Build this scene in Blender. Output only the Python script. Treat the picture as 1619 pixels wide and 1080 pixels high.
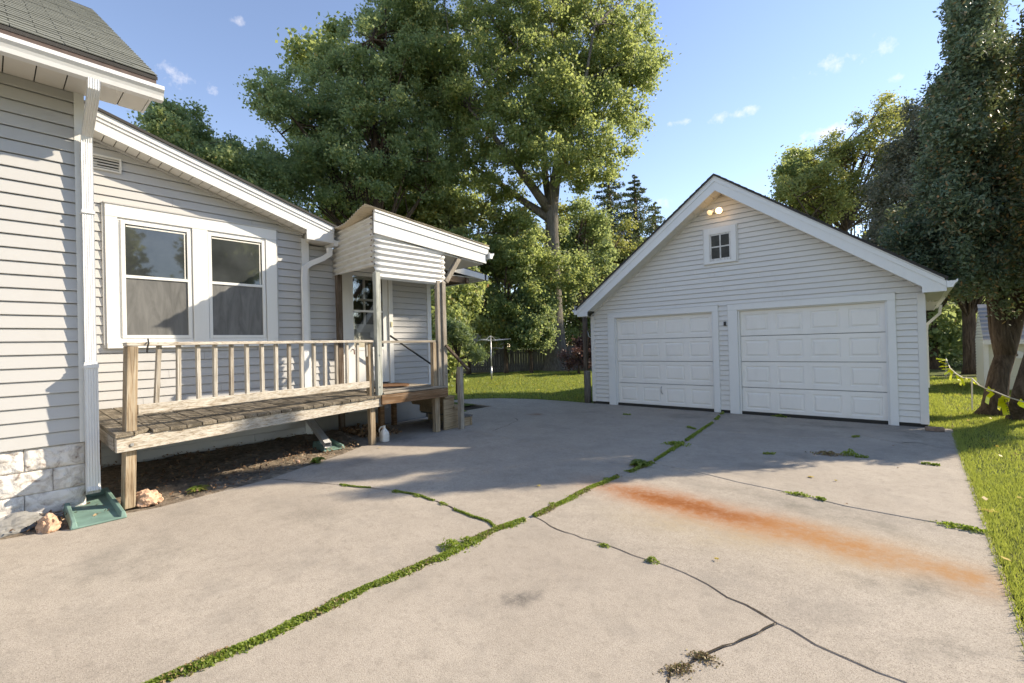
import bpy, bmesh, math, random
import numpy as np
from mathutils import Vector, Matrix, Euler
random.seed(7); rng = np.random.default_rng(11)
S = bpy.context.scene
for o in list(bpy.data.objects): bpy.data.objects.remove(o)
COL = S.collection

# ------------------------------------------------------------------ camera
CX, CY = 809.5, 540.0
VA = np.array([-23., 567.]); VB = np.array([1452., 529.])
CC = np.array([CX, CY]); F = math.sqrt(-np.dot(VA-CC, VB-CC))
def _ray(px, py): return np.array([px-CX, -(py-CY), -F])
_mx = _ray(*VA); _X = -_mx/np.linalg.norm(_mx)
_Y = _ray(*VB); _Y = _Y/np.linalg.norm(_Y)
_Z = np.cross(_X, _Y); _Z /= np.linalg.norm(_Z); _Y = np.cross(_Z, _X)
RR = np.array([_X, _Y, _Z]); CAMZ = 1.5; O3 = np.array([0, 0, CAMZ])
cd = bpy.data.cameras.new('camera'); cam = bpy.data.objects.new('camera', cd); COL.objects.link(cam)
cd.sensor_width = 36; cd.lens = F/1619*36; cd.clip_end = 600; cd.clip_start = .05
m4 = Matrix([list(RR[0])+[0], list(RR[1])+[0], list(RR[2])+[CAMZ], [0, 0, 0, 1]])
cam.matrix_world = m4; S.camera = cam

# ------------------------------------------------------------------ light
SUN = Vector((1.0, 1.42, 1.12)).normalized()
ELEV = math.asin(SUN.z); 
sd = bpy.data.lights.new('sun', 'SUN'); sd.energy = 2.0; sd.angle = math.radians(.55); sd.color = (1, .985, .955)
so = bpy.data.objects.new('sun', sd); COL.objects.link(so)
so.rotation_euler = SUN.to_track_quat('Z', 'Y').to_euler()
W = bpy.data.worlds.new('World'); S.world = W; W.use_nodes = True
S.view_settings.view_transform = 'Standard'; S.view_settings.look = 'None'
S.view_settings.exposure = 1.98; S.view_settings.gamma = 1; S.view_settings.use_curve_mapping = False
S.view_settings.use_white_balance = True; S.view_settings.white_balance_temperature = 8300; S.view_settings.white_balance_tint = 10
S.render.engine = 'CYCLES'

def at(px, py, ax, val):
    d = RR @ _ray(px, py); t = (val-O3[ax])/d[ax]; return Vector(O3+t*d)
def gd(px, py, z=0.): return at(px, py, 2, z)
def atd(px, py, dep): return Vector(O3+(RR @ _ray(px, py))*dep/F)
def atp(px, py, P, n):
    d = RR @ _ray(px, py); n = np.array(n, float); t = np.dot(n, np.array(P)-O3)/np.dot(n, d); return Vector(O3+t*d)

def world_nodes():
    nt = W.node_tree; N = nt.nodes; L = nt.links; N.clear()
    out = N.new('ShaderNodeOutputWorld'); bg = N.new('ShaderNodeBackground'); bg.inputs[1].default_value = SKY
    sky = N.new('ShaderNodeTexSky'); sky.sky_type = 'NISHITA'; sky.sun_disc = False
    sky.sun_elevation = ELEV; sky.sun_rotation = math.atan2(SUN.x, SUN.y)
    sky.air_density = 1.0; sky.dust_density = 0.0; sky.ozone_density = 4.5; sky.altitude = 100
    tc = N.new('ShaderNodeTexCoord')
    nz = N.new('ShaderNodeTexNoise'); nz.inputs['Scale'].default_value = 22; nz.inputs['Detail'].default_value = 6; nz.inputs['Roughness'].default_value = .62
    L.new(tc.outputs['Generated'], nz.inputs['Vector'])
    def mth(op, a, b=None, c=None):
        n = N.new('ShaderNodeMath'); n.operation = op
        for i, v in enumerate((a, b, c)):
            if v is None: continue
            if isinstance(v, (int, float)): n.inputs[i].default_value = v
            else: L.new(v, n.inputs[i])
        return n.outputs[0]
    def dot(v):
        n = N.new('ShaderNodeVectorMath'); n.operation = 'DOT_PRODUCT'; L.new(tc.outputs['Generated'], n.inputs[0]); n.inputs[1].default_value = v; return n.outputs['Value']
    tot = None
    for (px, py, w, h, k) in [(1352, 84, 62, 15, .8), (1160, 183, 38, 11, 1.1), (1080, 193, 28, 6, .9), (1312, 208, 42, 12, .9), (1272, 222, 18, 7, .6),
                              (385, 34, 14, 8, .62), (338, 142, 12, 8, .62), (262, 120, 34, 20, .8), (958, 165, 30, 9, .8), (840, 60, 14, 10, .9), (1462, 22, 16, 7, .6),
                              (1085, 312, 70, 14, .5), (1425, 120, 16, 6, .5), (1700, 120, 90, 18, .8), (-200, 60, 120, 24, .8)]:
        c = (atd(px, py, 1)-Vector(O3)).normalized(); a = c.cross(Vector((0, 0, 1))).normalized(); b = a.cross(c)
        z = mth('MAXIMUM', dot(c), .02)
        u = mth('DIVIDE', mth('DIVIDE', dot(a), z), w/F*1.15); v = mth('DIVIDE', mth('DIVIDE', dot(b), z), h/F*1.15)
        r = mth('ADD', mth('MULTIPLY', u, u), mth('MULTIPLY', v, v))
        g = mth('MULTIPLY', mth('MAXIMUM', mth('SUBTRACT', 1.0, r), 0), k)
        g = mth('MULTIPLY', g, mth('GREATER_THAN', dot(c), .3))
        tot = g if tot is None else mth('MAXIMUM', tot, g)
    mask = mth('MULTIPLY', mth('SUBTRACT', mth('ADD', mth('MULTIPLY', nz.outputs['Fac'], 4.2), tot), 2.75), .6)
    cl = N.new('ShaderNodeClamp'); L.new(mth('MULTIPLY', mask, mth('MINIMUM', mth('MULTIPLY', tot, 2.2), 1)), cl.inputs[0])
    mx = N.new('ShaderNodeMix'); mx.data_type = 'RGBA'; L.new(cl.outputs[0], mx.inputs['Factor'])
    tn = N.new('ShaderNodeVectorMath'); tn.operation = 'MULTIPLY'; L.new(sky.outputs[0], tn.inputs[0]); tn.inputs[1].default_value = (.57, .525, .55)
    L.new(tn.outputs[0], mx.inputs[6]); mx.inputs[7].default_value = (2.2, 2.3, 2.7, 1)
    L.new(mx.outputs[2], bg.inputs[0]); L.new(bg.outputs[0], out.inputs[0])
SKY = .15
world_nodes()

# ------------------------------------------------------------------ materials
def hx(r, g, b): return (r, g, b, 1)
class Mat:
    def __init__(s, name):
        s.m = bpy.data.materials.new(name); s.m.use_nodes = True; s.N = s.m.node_tree.nodes; s.L = s.m.node_tree.links; s.N.clear()
        s.out = s.N.new('ShaderNodeOutputMaterial'); s.b = s.N.new('ShaderNodeBsdfPrincipled'); s.L.new(s.b.outputs[0], s.out.inputs[0])
        s.tc = s.N.new('ShaderNodeTexCoord')
    def lk(s, v, sock):
        if hasattr(v, 'is_output') or isinstance(v, bpy.types.NodeSocket): s.L.new(v, sock)
        elif isinstance(v, (tuple, list)) and sock.type == 'RGBA' and len(v) == 3: sock.default_value = (*v, 1)
        else: sock.default_value = v
    def math(s, op, a, b=0., c=0.):
        n = s.N.new('ShaderNodeMath'); n.operation = op; s.lk(a, n.inputs[0]); s.lk(b, n.inputs[1])
        if op in ('MULTIPLY_ADD', 'SMOOTH_MIN'): s.lk(c, n.inputs[2])
        return n.outputs[0]
    def vec(s, scale=(1, 1, 1), rnd=0., loc=(0, 0, 0), rot=(0, 0, 0), kind='Object'):
        v = s.tc.outputs[kind]
        if rnd:
            oi = s.N.new('ShaderNodeObjectInfo'); k = s.math('MULTIPLY', oi.outputs['Random'], rnd)
            a = s.N.new('ShaderNodeVectorMath'); a.operation = 'ADD'; s.L.new(v, a.inputs[0]); s.L.new(k, a.inputs[1]); v = a.outputs[0]
        mp = s.N.new('ShaderNodeMapping'); s.L.new(v, mp.inputs[0]); mp.inputs['Scale'].default_value = scale
        mp.inputs['Location'].default_value = loc; mp.inputs['Rotation'].default_value = rot
        return mp.outputs[0]
    def noise(s, v, sc=5., det=5., rough=.55, dist=0.):
        n = s.N.new('ShaderNodeTexNoise'); s.L.new(v, n.inputs['Vector']); n.inputs['Scale'].default_value = sc
        n.inputs['Detail'].default_value = det; n.inputs['Roughness'].default_value = rough; n.inputs['Distortion'].default_value = dist
        return n.outputs['Fac']
    def ramp(s, fac, stops):
        n = s.N.new('ShaderNodeValToRGB'); s.L.new(fac, n.inputs[0]); e = n.color_ramp.elements
        while len(e) < len(stops): e.new(.5)
        for i, (p, c) in enumerate(stops):
            e[i].position = p; e[i].color = (*c, 1) if len(c) == 3 else c
        return n.outputs[0]
    def val(s, fac, a, b, c=0., d=1.):
        n = s.N.new('ShaderNodeMapRange'); s.lk(fac, n.inputs[0]); n.inputs[1].default_value = a; n.inputs[2].default_value = b
        n.inputs[3].default_value = c; n.inputs[4].default_value = d; return n.outputs[0]
    def mix(s, f, a, b, mode='MIX'):
        n = s.N.new('ShaderNodeMix'); n.data_type = 'RGBA'; n.blend_type = mode; s.lk(f, n.inputs[0]); s.lk(a, n.inputs[6]); s.lk(b, n.inputs[7]); return n.outputs[2]
    def bump(s, h, st=.3, dist=.01):
        n = s.N.new('ShaderNodeBump'); s.L.new(h, n.inputs['Height']); n.inputs['Strength'].default_value = st; n.inputs['Distance'].default_value = dist
        s.L.new(n.outputs[0], s.b.inputs['Normal'])
    def set(s, col=None, rough=.6, spec=.5, metal=0.):
        if col is not None: s.lk(col, s.b.inputs['Base Color'])
        s.lk(rough, s.b.inputs['Roughness']); s.b.inputs['Specular IOR Level'].default_value = spec; s.b.inputs['Metallic'].default_value = metal
        return s.m

def painted(name, col, dirt=(.32, .28, .22), amt=.25, rough=.5, grime=6., streak=1.):
    M = Mat(name); v = M.vec((1, 1, .35), rnd=3.); n = M.noise(v, grime, 6, .65); n2 = M.noise(M.vec((1, 1, 1)), 1.1, 3)
    f = M.math('MULTIPLY', M.val(n, .48, .8), M.val(n2, .3, .75)); f = M.math('MULTIPLY', f, amt)
    c = M.mix(f, col, dirt); n3 = M.noise(M.vec((3, 3, 3), rnd=9.), .3, 2)
    c = M.mix(M.val(n3, .3, .7, 0, .10), c, tuple(x*.86 for x in col))
    M.bump(M.noise(M.vec((1, 1, 1)), 160, 2), .06, .002)
    return M.set(c, rough)
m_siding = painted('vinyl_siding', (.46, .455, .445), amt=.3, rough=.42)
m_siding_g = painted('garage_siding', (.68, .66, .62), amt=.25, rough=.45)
m_white = painted('white_trim', (.72, .72, .70), amt=.2, rough=.35)
m_gutter = painted('white_gutter', (.74, .745, .74), (.30, .24, .17), amt=.45, rough=.35, grime=9)
m_door = painted('garage_door_paint', (.80, .77, .72), amt=.22, rough=.4)
m_soffit = painted('soffit', (.70, .675, .62), amt=.2, rough=.5)
m_found_in = painted('concrete_foundation', (.30, .285, .26), (.12, .10, .08), amt=.6, rough=.85)

def wood(name, axis, c0, c1, c2, rough=.8, stain=.5, wet=None):
    M = Mat(name); sc = [18, 18, 18]; sc[axis] = 1.1
    v = M.vec(tuple(sc), rnd=7.); g = M.noise(v, 2.2, 8, .62, .9); big = M.noise(M.vec((1, 1, 1), rnd=7.), 2.5, 4)
    sc2 = [70, 70, 70]; sc2[axis] = 1.5; fine = M.noise(M.vec(tuple(sc2), rnd=7.), 1.6, 4, .6)
    c = M.ramp(g, [(.28, c0), (.48, c1), (.72, c2)])
    c = M.mix(M.val(big, .45, .72, 0, stain), c, tuple(x*.42 for x in c1))
    c = M.mix(M.val(fine, .52, .68, 0, .55), c, tuple(x*.35 for x in c0))
    if wet: c = M.mix(M.val(M.noise(M.vec((1, 1, 1), rnd=5.), 3.1, 5), .5, .62, 0, .8), c, wet)
    M.bump(M.math('ADD', g, M.math('MULTIPLY', fine, 1.4)), .55, .006)
    return M.set(c, rough, .25)
GW0, GW1, GW2 = (.15, .12, .09), (.33, .285, .23), (.47, .43, .37)
wood_x, wood_y, wood_z = [wood('weathered_wood_'+'xyz'[i], i, GW0, GW1, GW2, wet=None) for i in range(3)]
wood_post = wood('tan_post_wood', 2, (.13, .075, .04), (.35, .265, .175), (.46, .40, .31), stain=.5)
wood_dark = wood('dark_wood', 2, (.05, .035, .025), (.12, .085, .06), (.24, .20, .17))
wood_darkx = wood('dark_wood_beam', 1, (.05, .035, .025), (.13, .09, .06), (.26, .22, .18))
wood_pale = wood('pale_worn_wood', 2, (.24, .20, .155), (.44, .40, .34), (.62, .59, .53), stain=.25)
wood_board = wood('deck_board_wood', 0, (.07, .058, .042), (.20, .165, .12), (.34, .295, .235), wet=(.06, .05, .036), stain=.7)
wood_rim = wood('rim_wood', 1, (.22, .15, .09), (.46, .41, .34), (.60, .56, .50), stain=.3)
wood_rimd = wood('brown_rim_wood', 1, (.06, .035, .02), (.22, .12, .06), (.36, .27, .19))
wood_green = wood('greenish_post_wood', 2, (.14, .15, .11), (.42, .43, .38), (.55, .56, .51), stain=.3)
wood_grey = wood('grey_fence_wood', 2, (.05, .045, .04), (.15, .135, .12), (.25, .23, .21))
wood_box = wood('plywood_box', 1, (.18, .12, .07), (.36, .27, .17), (.46, .38, .27), stain=.3)

def plain(name, col, rough=.6, spec=.5, metal=0., nz=.0, sc=8., b=0., emit=None):
    M = Mat(name); c = col
    if nz: c = M.mix(M.val(M.noise(M.vec((1, 1, 1), rnd=4.), sc, 5), .3, .7), tuple(x*(1-nz) for x in col), tuple(min(1, x*(1+nz)) for x in col))
    if b: M.bump(M.noise(M.vec(), sc*3, 5), b, .01)
    m = M.set(c, rough, spec, metal)
    if emit: M.b.inputs['Emission Color'].default_value = (*emit[0], 1); M.b.inputs['Emission Strength'].default_value = emit[1]
    return m
m_black = plain('black_metal', (.02, .02, .02), .5)
m_darkgap = plain('dark_gap', (.03, .027, .022), .9)
m_dirtgap = plain('joint_dirt', (.055, .043, .03), .95, .2, nz=.4, sc=30, b=.6)
m_galv = plain('galvanised', (.5, .5, .5), .35, metal=.8, nz=.15)
m_brownmetal = plain('brown_flashing', (.10, .065, .05), .5, nz=.3, sc=14)
m_green = plain('green_plastic', (.15, .25, .21), .55, nz=.25, sc=5, b=.1)
m_tape = plain('yellow_tape', (.82, .80, .02), .45)
m_rope = plain('rope', (.55, .52, .45), .8)
m_rock = plain('pink_rock', (.52, .33, .22), .85, .3, nz=.5, sc=12, b=.9)
m_rockg = plain('grey_stone', (.2, .195, .185), .85, .3, nz=.35, sc=9, b=.7)
m_jug = plain('jug_plastic', (.62, .61, .57), .4, nz=.15, sc=12)
m_mat = plain('coir_mat', (.17, .095, .055), .95, .1, nz=.4, sc=60, b=.8)
m_brick = plain('old_brick', (.24, .17, .13), .9, .2, nz=.4, sc=20, b=.5)
m_bulb = plain('lit_bulb', (1, .8, .5), .3, emit=((1, .66, .32), 3.2))
m_bulb2 = plain('bulb_glass', (.85, .8, .7), .15, emit=((1, .7, .35), .25))
m_int = plain('interior_dark', (.035, .03, .025), .9)
m_rust = plain('rusty_metal', (.16, .06, .03), .8, nz=.5, sc=30)
m_chip = painted('chipped_white_paint', (.66, .65, .62), (.08, .06, .05), amt=1.5, rough=.7, grime=25)

def corr(name, col, st):
    M = Mat(name); n = M.noise(M.vec((1, 1, 1)), 2.2, 5, .6); n2 = M.noise(M.vec((1.2, 1.2, 5)), 3, 5, .6)
    c = M.mix(M.val(n2, .5, .72, 0, st), col, (.33, .24, .15)); c = M.mix(M.val(n, .55, .75, 0, st), c, (.2, .15, .11))
    return M.set(c, .35, .4)
m_corr = corr('corrugated_white', (.66, .66, .65), .16)
m_corr2 = corr('corrugated_stained', (.62, .60, .55), .4)
m_corrr = corr('corrugated_roof', (.62, .53, .40), .35)

def shingle(name, a, b):
    M = Mat(name); oi = M.N.new('ShaderNodeObjectInfo'); n = M.noise(M.vec((1, 1, 1), rnd=3), 350, 2, .8); n2 = M.noise(M.vec(), 1.7, 5)
    c = M.mix(M.val(n, .35, .65), a, b); c = M.mix(M.val(oi.outputs['Random'], 0, 1, 0, .4), c, tuple(x*.68 for x in a))
    c = M.mix(M.val(n2, .5, .7, 0, .4), c, tuple(x*.6 for x in a)); M.bump(n, .5, .004)
    return M.set(c, .95, .2)
m_shing = shingle('green_grey_shingle', (.15, .155, .135), (.24, .245, .215))
m_shingd = shingle('dark_shingle', (.05, .047, .045), (.10, .095, .09))
m_shingl = shingle('light_shingle', (.32, .31, .30), (.42, .41, .40))

def glassm(name, base, rough=.03, folds=False):
    M = Mat(name)
    if folds:
        v = M.vec((1, 2.4, .5)); n = M.noise(v, 3.2, 5, .6, 1.2); c = M.mix(M.val(n, .3, .7), tuple(x*.72 for x in base), tuple(x*1.3 for x in base))  # stretched noise paints the shading of soft curtain folds into the screen colour
        return M.set(c, .55, .25)
    n = M.noise(M.vec((1, 1, 1)), 2.0, 4, .55); c = M.mix(M.val(n, .35, .7), tuple(x*.7 for x in base), tuple(x*1.3 for x in base))
    M.bump(M.noise(M.vec(), 2.5, 2), .02, .02)
    return M.set(c, rough, 1.0)
m_glass = glassm('window_glass', (.045, .05, .052))
m_screen = glassm('window_screen', (.14, .14, .136), folds=True)
m_glassb = plain('dusty_glass', (.045, .043, .035), .35, .25, nz=.35, sc=9)
m_clear = Mat('clear_door_glass')
def _clear():
    M = m_clear; tr = M.N.new('ShaderNodeBsdfTransparent'); gl = M.N.new('ShaderNodeBsdfGlossy'); gl.inputs['Roughness'].default_value = .02
    fr = M.N.new('ShaderNodeFresnel'); fr.inputs[0].default_value = 1.5; mx = M.N.new('ShaderNodeMixShader')
    M.L.new(M.math('ADD', fr.outputs[0], .10), mx.inputs[0]); M.L.new(tr.outputs[0], mx.inputs[1]); M.L.new(gl.outputs[0], mx.inputs[2]); M.L.new(mx.outputs[0], M.out.inputs[0])
    return M.m
m_clear = _clear()

def blockmat():
    M = Mat('painted_block'); n = M.noise(M.vec((1, 1, 1), rnd=5.), 7, 8, .68, 1.2); n2 = M.noise(M.vec((1, 1, 1), rnd=5), 2.2, 4)
    c = M.ramp(n, [(.33, (.20, .13, .10)), (.41, (.50, .46, .42)), (.55, (.72, .69, .65))])
    c = M.mix(M.val(n2, .55, .75, 0, .35), c, (.45, .40, .36)); M.bump(M.noise(M.vec((1, 1, 1), rnd=5.), 9, 8, .6), .8, .03)
    return M.set(c, .85, .2)
m_block = blockmat()

def bark(name, a, b, sc=(9, 9, 1.2)):
    M = Mat(name); v = M.vec(sc, rnd=3); n = M.noise(v, 2.2, 9, .7, .6); c = M.mix(M.val(n, .35, .68), a, b)
    c = M.mix(M.val(M.noise(M.vec(), 1.3, 4), .5, .8, 0, .5), c, tuple(x*.55 for x in a)); M.bump(n, 1., .06); return M.set(c, .95, .15)
m_bark = bark('grey_bark', (.09, .078, .065), (.24, .215, .185))
m_barkb = bark('brown_bark', (.055, .038, .028), (.19, .14, .105))

def leafm(name, cols, trans=(.35, .42, .05), tf=.38, spec=.3, ws=.35):
    M = Mat(name); g = M.N.new('ShaderNodeNewGeometry'); c = M.ramp(g.outputs['Random Per Island'], cols)
    big = M.noise(M.vec(), ws, 3, .5); c = M.mix(M.val(big, .35, .65, 0, .7), c, M.mix(.6, c, cols[1][1]), 'MIX')
    
    M.set(c, .5, spec)
    t = M.N.new('ShaderNodeBsdfTranslucent'); M.L.new(M.mix(.75, c, trans), t.inputs[0]); mx = M.N.new('ShaderNodeMixShader'); mx.inputs[0].default_value = tf
    M.L.new(M.b.outputs[0], mx.inputs[1]); M.L.new(t.outputs[0], mx.inputs[2]); M.L.new(mx.outputs[0], M.out.inputs[0]); return M.m
g_maple = leafm('maple_leaves', [(0, (0.102, 0.156, 0.067)), (.45, (0.168, 0.222, 0.095)), (.8, (0.270, 0.318, 0.135)), (.975, (0.432, 0.405, 0.135)), (1, (0.540, 0.230, 0.081))], tf=.52, trans=(.55, .62, .20))
g_dark = leafm('dark_maple_leaves', [(0, (0.105, 0.164, 0.087)), (.5, (0.174, 0.244, 0.122)), (.9, (0.278, 0.331, 0.156)), (.985, (0.522, 0.470, 0.156)), (1, (0.600, 0.297, 0.122))], tf=.5, trans=(.52, .6, .22))
g_yel = leafm('yellowing_leaves', [(0, (.13, .18, .07)), (.4, (.20, .245, .10)), (.8, (.31, .33, .13)), (.96, (.40, .33, .09)), (1, (.42, .22, .06))], trans=(.55, .55, .14), tf=.45)
g_shr = leafm('pale_shrub_leaves', [(0, (.09, .14, .07)), (.5, (.16, .22, .11)), (1, (.26, .31, .18))], trans=(.4, .5, .15))
g_con = leafm('arborvitae_foliage', [(0, (0.090, 0.136, 0.084)), (.55, (0.162, 0.221, 0.130)), (.88, (0.252, 0.281, 0.164)), (.96, (0.396, 0.238, 0.121)), (1, (0.540, 0.272, 0.103))], tf=.2, trans=(0.312, 0.378, 0.144))
g_pur = leafm('brown_green_foliage', [(0, (0.093, 0.109, 0.077)), (.6, (0.171, 0.178, 0.124)), (1, (0.279, 0.217, 0.155))], tf=.2, trans=(.3, .3, .15), spec=.06)
g_spr = leafm('spruce_needles', [(0, (0.053, 0.083, 0.053)), (.6, (0.090, 0.128, 0.075)), (1, (0.180, 0.195, 0.090))], tf=.2, trans=(.2, .25, .05))
g_red = leafm('red_brown_shrub', [(0, (.05, .025, .03)), (.6, (.10, .05, .05)), (1, (.2, .13, .1))], tf=.2, trans=(.4, .2, .15))
g_weed = leafm('weed_leaves', [(0, (.10, .15, .03)), (.5, (.19, .25, .05)), (.86, (.30, .35, .09)), (1, (.38, .32, .14))], trans=(.45, .6, .06), ws=4.)
g_dry = leafm('dry_weed', [(0, (0.150, 0.090, 0.053)), (.6, (0.255, 0.180, 0.090)), (1, (0.240, 0.255, 0.090))], trans=(.3, .25, .1), tf=.15, ws=4)
g_grass = leafm('grass_blades', [(0, (0.085, 0.132, 0.034)), (.5, (0.155, 0.217, 0.059)), (.88, (0.248, 0.295, 0.093)), (1, (0.465, 0.403, 0.202))], trans=(.55, .60, .10), tf=.45, ws=.8)
g_lit = leafm('leaf_litter', [(0, (.10, .05, .03)), (.5, (.24, .14, .08)), (.9, (.38, .25, .15)), (1, (.5, .38, .2))], trans=(.4, .25, .1), tf=.1, ws=2)
g_fall = leafm('yellow_fallen_leaf', [(0, (.5, .38, .05)), (.5, (.6, .45, .08)), (1, (.4, .22, .08))], trans=(.6, .5, .1), tf=.2, ws=3)

# ------------------------------------------------------------------ mesh helpers
def root_of(p): return Vector(p['_o']) if p is not None and '_o' in p else Vector((0, 0, 0))
class MB:
    def __init__(s): s.v = []; s.f = []
    def poly(s, pts):
        i = len(s.v); s.v += [tuple(p) for p in pts]; s.f.append(tuple(range(i, i+len(pts)))); return s
    def prism(s, a, b):      # two matching rings
        i = len(s.v); n = len(a); s.v += [tuple(p) for p in a]+[tuple(p) for p in b]
        s.f.append(tuple(range(i+n-1, i-1, -1))); s.f.append(tuple(range(i+n, i+2*n)))
        for k in range(n): s.f.append((i+k, i+(k+1) % n, i+n+(k+1) % n, i+n+k))
        return s
    def box(s, x0, x1, y0, y1, z0, z1):
        return s.prism([(x0, y0, z0), (x1, y0, z0), (x1, y1, z0), (x0, y1, z0)], [(x0, y0, z1), (x1, y0, z1), (x1, y1, z1), (x0, y1, z1)])
    def bar(s, a, b, w, h, up=(0, 0, 1)):   # beam from a to b
        a = Vector(a); b = Vector(b); d = (b-a).normalized(); u = Vector(up); sd = d.cross(u)
        if sd.length < 1e-4: sd = d.cross(Vector((0, 1, 0)))
        sd.normalize(); u = sd.cross(d).normalized(); q = [(-w/2, -h/2), (w/2, -h/2), (w/2, h/2), (-w/2, h/2)]
        return s.prism([a+sd*x+u*y for x, y in q], [b+sd*x+u*y for x, y in q])
    def tube(s, pts, rads, n=8, cap=True):
        pts = [Vector(p) for p in pts]
        if isinstance(rads, (int, float)): rads = [rads]*len(pts)
        i0 = len(s.v); ref = Vector((.31, .22, .93)).normalized(); sd = None
        for k, p in enumerate(pts):
            d = (pts[min(k+1, len(pts)-1)]-pts[max(k-1, 0)]).normalized()
            if sd is None:
                sd = d.cross(ref)
                if sd.length < .1: sd = d.cross(Vector((1, 0, 0)))
            sd = (sd-d*sd.dot(d)).normalized(); u = d.cross(sd)
            for j in range(n):
                a = 2*math.pi*j/n; s.v.append(tuple(p+(sd*math.cos(a)+u*math.sin(a))*rads[k]))
        for k in range(len(pts)-1):
            for j in range(n):
                s.f.append((i0+k*n+j, i0+k*n+(j+1) % n, i0+(k+1)*n+(j+1) % n, i0+(k+1)*n+j))
        if cap: s.f.append(tuple(i0+j for j in reversed(range(n)))); s.f.append(tuple(i0+(len(pts)-1)*n+j for j in range(n)))
        return s
    def build(s, name, mat, parent=None, smooth=False, bev=0., label=None, kind=None):
        me = bpy.data.meshes.new(name); o = root_of(parent)
        me.from_pydata([(v[0]-o.x, v[1]-o.y, v[2]-o.z) for v in s.v], [], s.f); me.materials.append(mat)
        bm = bmesh.new(); bm.from_mesh(me); bmesh.ops.recalc_face_normals(bm, faces=bm.faces)
        if bev: bmesh.ops.bevel(bm, geom=[e for e in bm.edges if e.calc_face_angle(0) > .5], offset=bev, segments=1, affect='EDGES', clamp_overlap=True)
        bm.to_mesh(me); bm.free()
        if smooth: me.shade_smooth()
        ob = bpy.data.objects.new(name, me); COL.objects.link(ob)
        if parent is not None: ob.parent = parent; ob['_o'] = tuple(o)
        if label: ob['label'] = label
        if kind: ob['kind'] = kind
        return ob
def thing(name, label, cat, loc=(0, 0, 0), group=None):
    o = bpy.data.objects.new(name, None); COL.objects.link(o); o.location = loc; o.empty_display_size = .1
    o['_o'] = tuple(loc); o['label'] = label; o['category'] = cat
    if group: o['group'] = group
    return o
def tag(o, label, cat, group=None):
    o['label'] = label; o['category'] = cat
    if group: o['group'] = group
    return o
def setting(o): o['kind'] = 'structure'; return o
def np_mesh(name, V, nper, mat, parent=None, org=(0, 0, 0)):
    """V: (n*nper,3) array of separate polygons"""
    V = np.asarray(V, np.float32)-np.asarray(org, np.float32); n = len(V)//nper
    me = bpy.data.meshes.new(name); me.vertices.add(len(V)); me.vertices.foreach_set('co', V.ravel())
    me.loops.add(len(V)); me.loops.foreach_set('vertex_index', np.arange(len(V), dtype=np.int32))
    me.polygons.add(n); me.polygons.foreach_set('loop_start', np.arange(0, len(V), nper, dtype=np.int32))
    me.update(calc_edges=True); me.materials.append(mat)
    ob = bpy.data.objects.new(name, me); COL.objects.link(ob)
    if parent is not None: ob.parent = parent; ob['_o'] = tuple(org)
    return ob
def leaf_quads(P, nrm_bias, ln, wd, up=.3, fold=.0):
    n = len(P); N = rng.normal(size=(n, 3)); N /= np.linalg.norm(N, axis=1)[:, None]
    N = N+nrm_bias; N[:, 2] += up; N /= np.linalg.norm(N, axis=1)[:, None]+1e-9
    A = rng.normal(size=(n, 3)); A -= N*np.sum(A*N, 1)[:, None]; A /= np.linalg.norm(A, axis=1)[:, None]+1e-9
    B = np.cross(N, A); L = (ln*rng.uniform(.65, 1.3, n))[:, None]; Wd = (wd*rng.uniform(.65, 1.3, n))[:, None]
    Q = np.stack([P-A*L*.5, P+B*Wd*.5-A*L*.05, P+A*L*.5, P-B*Wd*.5-A*L*.05], 1)
    return Q.reshape(-1, 3)
def blob_points(clusters, nleaf, flat=.75, spread=1.75):
    C = np.array([c[:3] for c in clusters]); Rr = np.array([c[3] for c in clusters]); w = Rr**2; w /= w.sum()
    idx = rng.choice(len(C), nleaf, p=w); d = rng.normal(size=(nleaf, 3)); d /= np.linalg.norm(d, axis=1)[:, None]
    r = rng.uniform(0, 1, nleaf)**.6; r = np.where(rng.uniform(size=nleaf) < .3, r*spread, r); off = d*(r*Rr[idx])[:, None]; off[:, 2] *= flat
    return C[idx]+off, d

def gnoise(p, s, k=0.):
    x, y, z = p[0]*s+k, p[1]*s-k*.7, p[2]*s+k*.3
    return (math.sin(x*1.7+math.sin(y*1.3+z))+math.sin(y*1.9+math.sin(z*1.5+x*.7))+math.sin(z*2.1+math.sin(x*1.1+y*.8)))/3

def lobes_to_clusters(lobes, n, cr, thr=-.25, seed=0., bias=2.4):
    """lobes: (px,py,rx_px,ry_px,depth,rdepth_m)"""
    out = []; wts = [l[2]*l[3] for l in lobes]
    fwd = Vector(RR @ np.array([0, 0, -1.])); rt = Vector(RR @ np.array([1., 0, 0])); upv = Vector(RR @ np.array([0, 1., 0])); tries = 0
    while len(out) < n and tries < n*30:
        tries += 1; l = random.choices(lobes, wts)[0]; v = Vector([random.gauss(0, 1) for _ in range(3)]).normalized()*(random.random()**(1/bias))
        px = l[0]+v.x*l[2]; py = l[1]-v.z*l[3]; dep = l[4]+v.y*l[5]; p = atd(px, py, dep)
        if gnoise(p, 1.1, seed) < thr: continue
        if p.z < .3: continue
        out.append((p.x, p.y, p.z, cr*random.uniform(.6, 1.35)))
    return out

def bez(a, b, sag, n=6):
    a = Vector(a); b = Vector(b); m = (a+b)/2+Vector(sag); return [a*(1-t)**2+m*2*t*(1-t)+b*t*t for t in [i/n for i in range(n+1)]]

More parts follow.
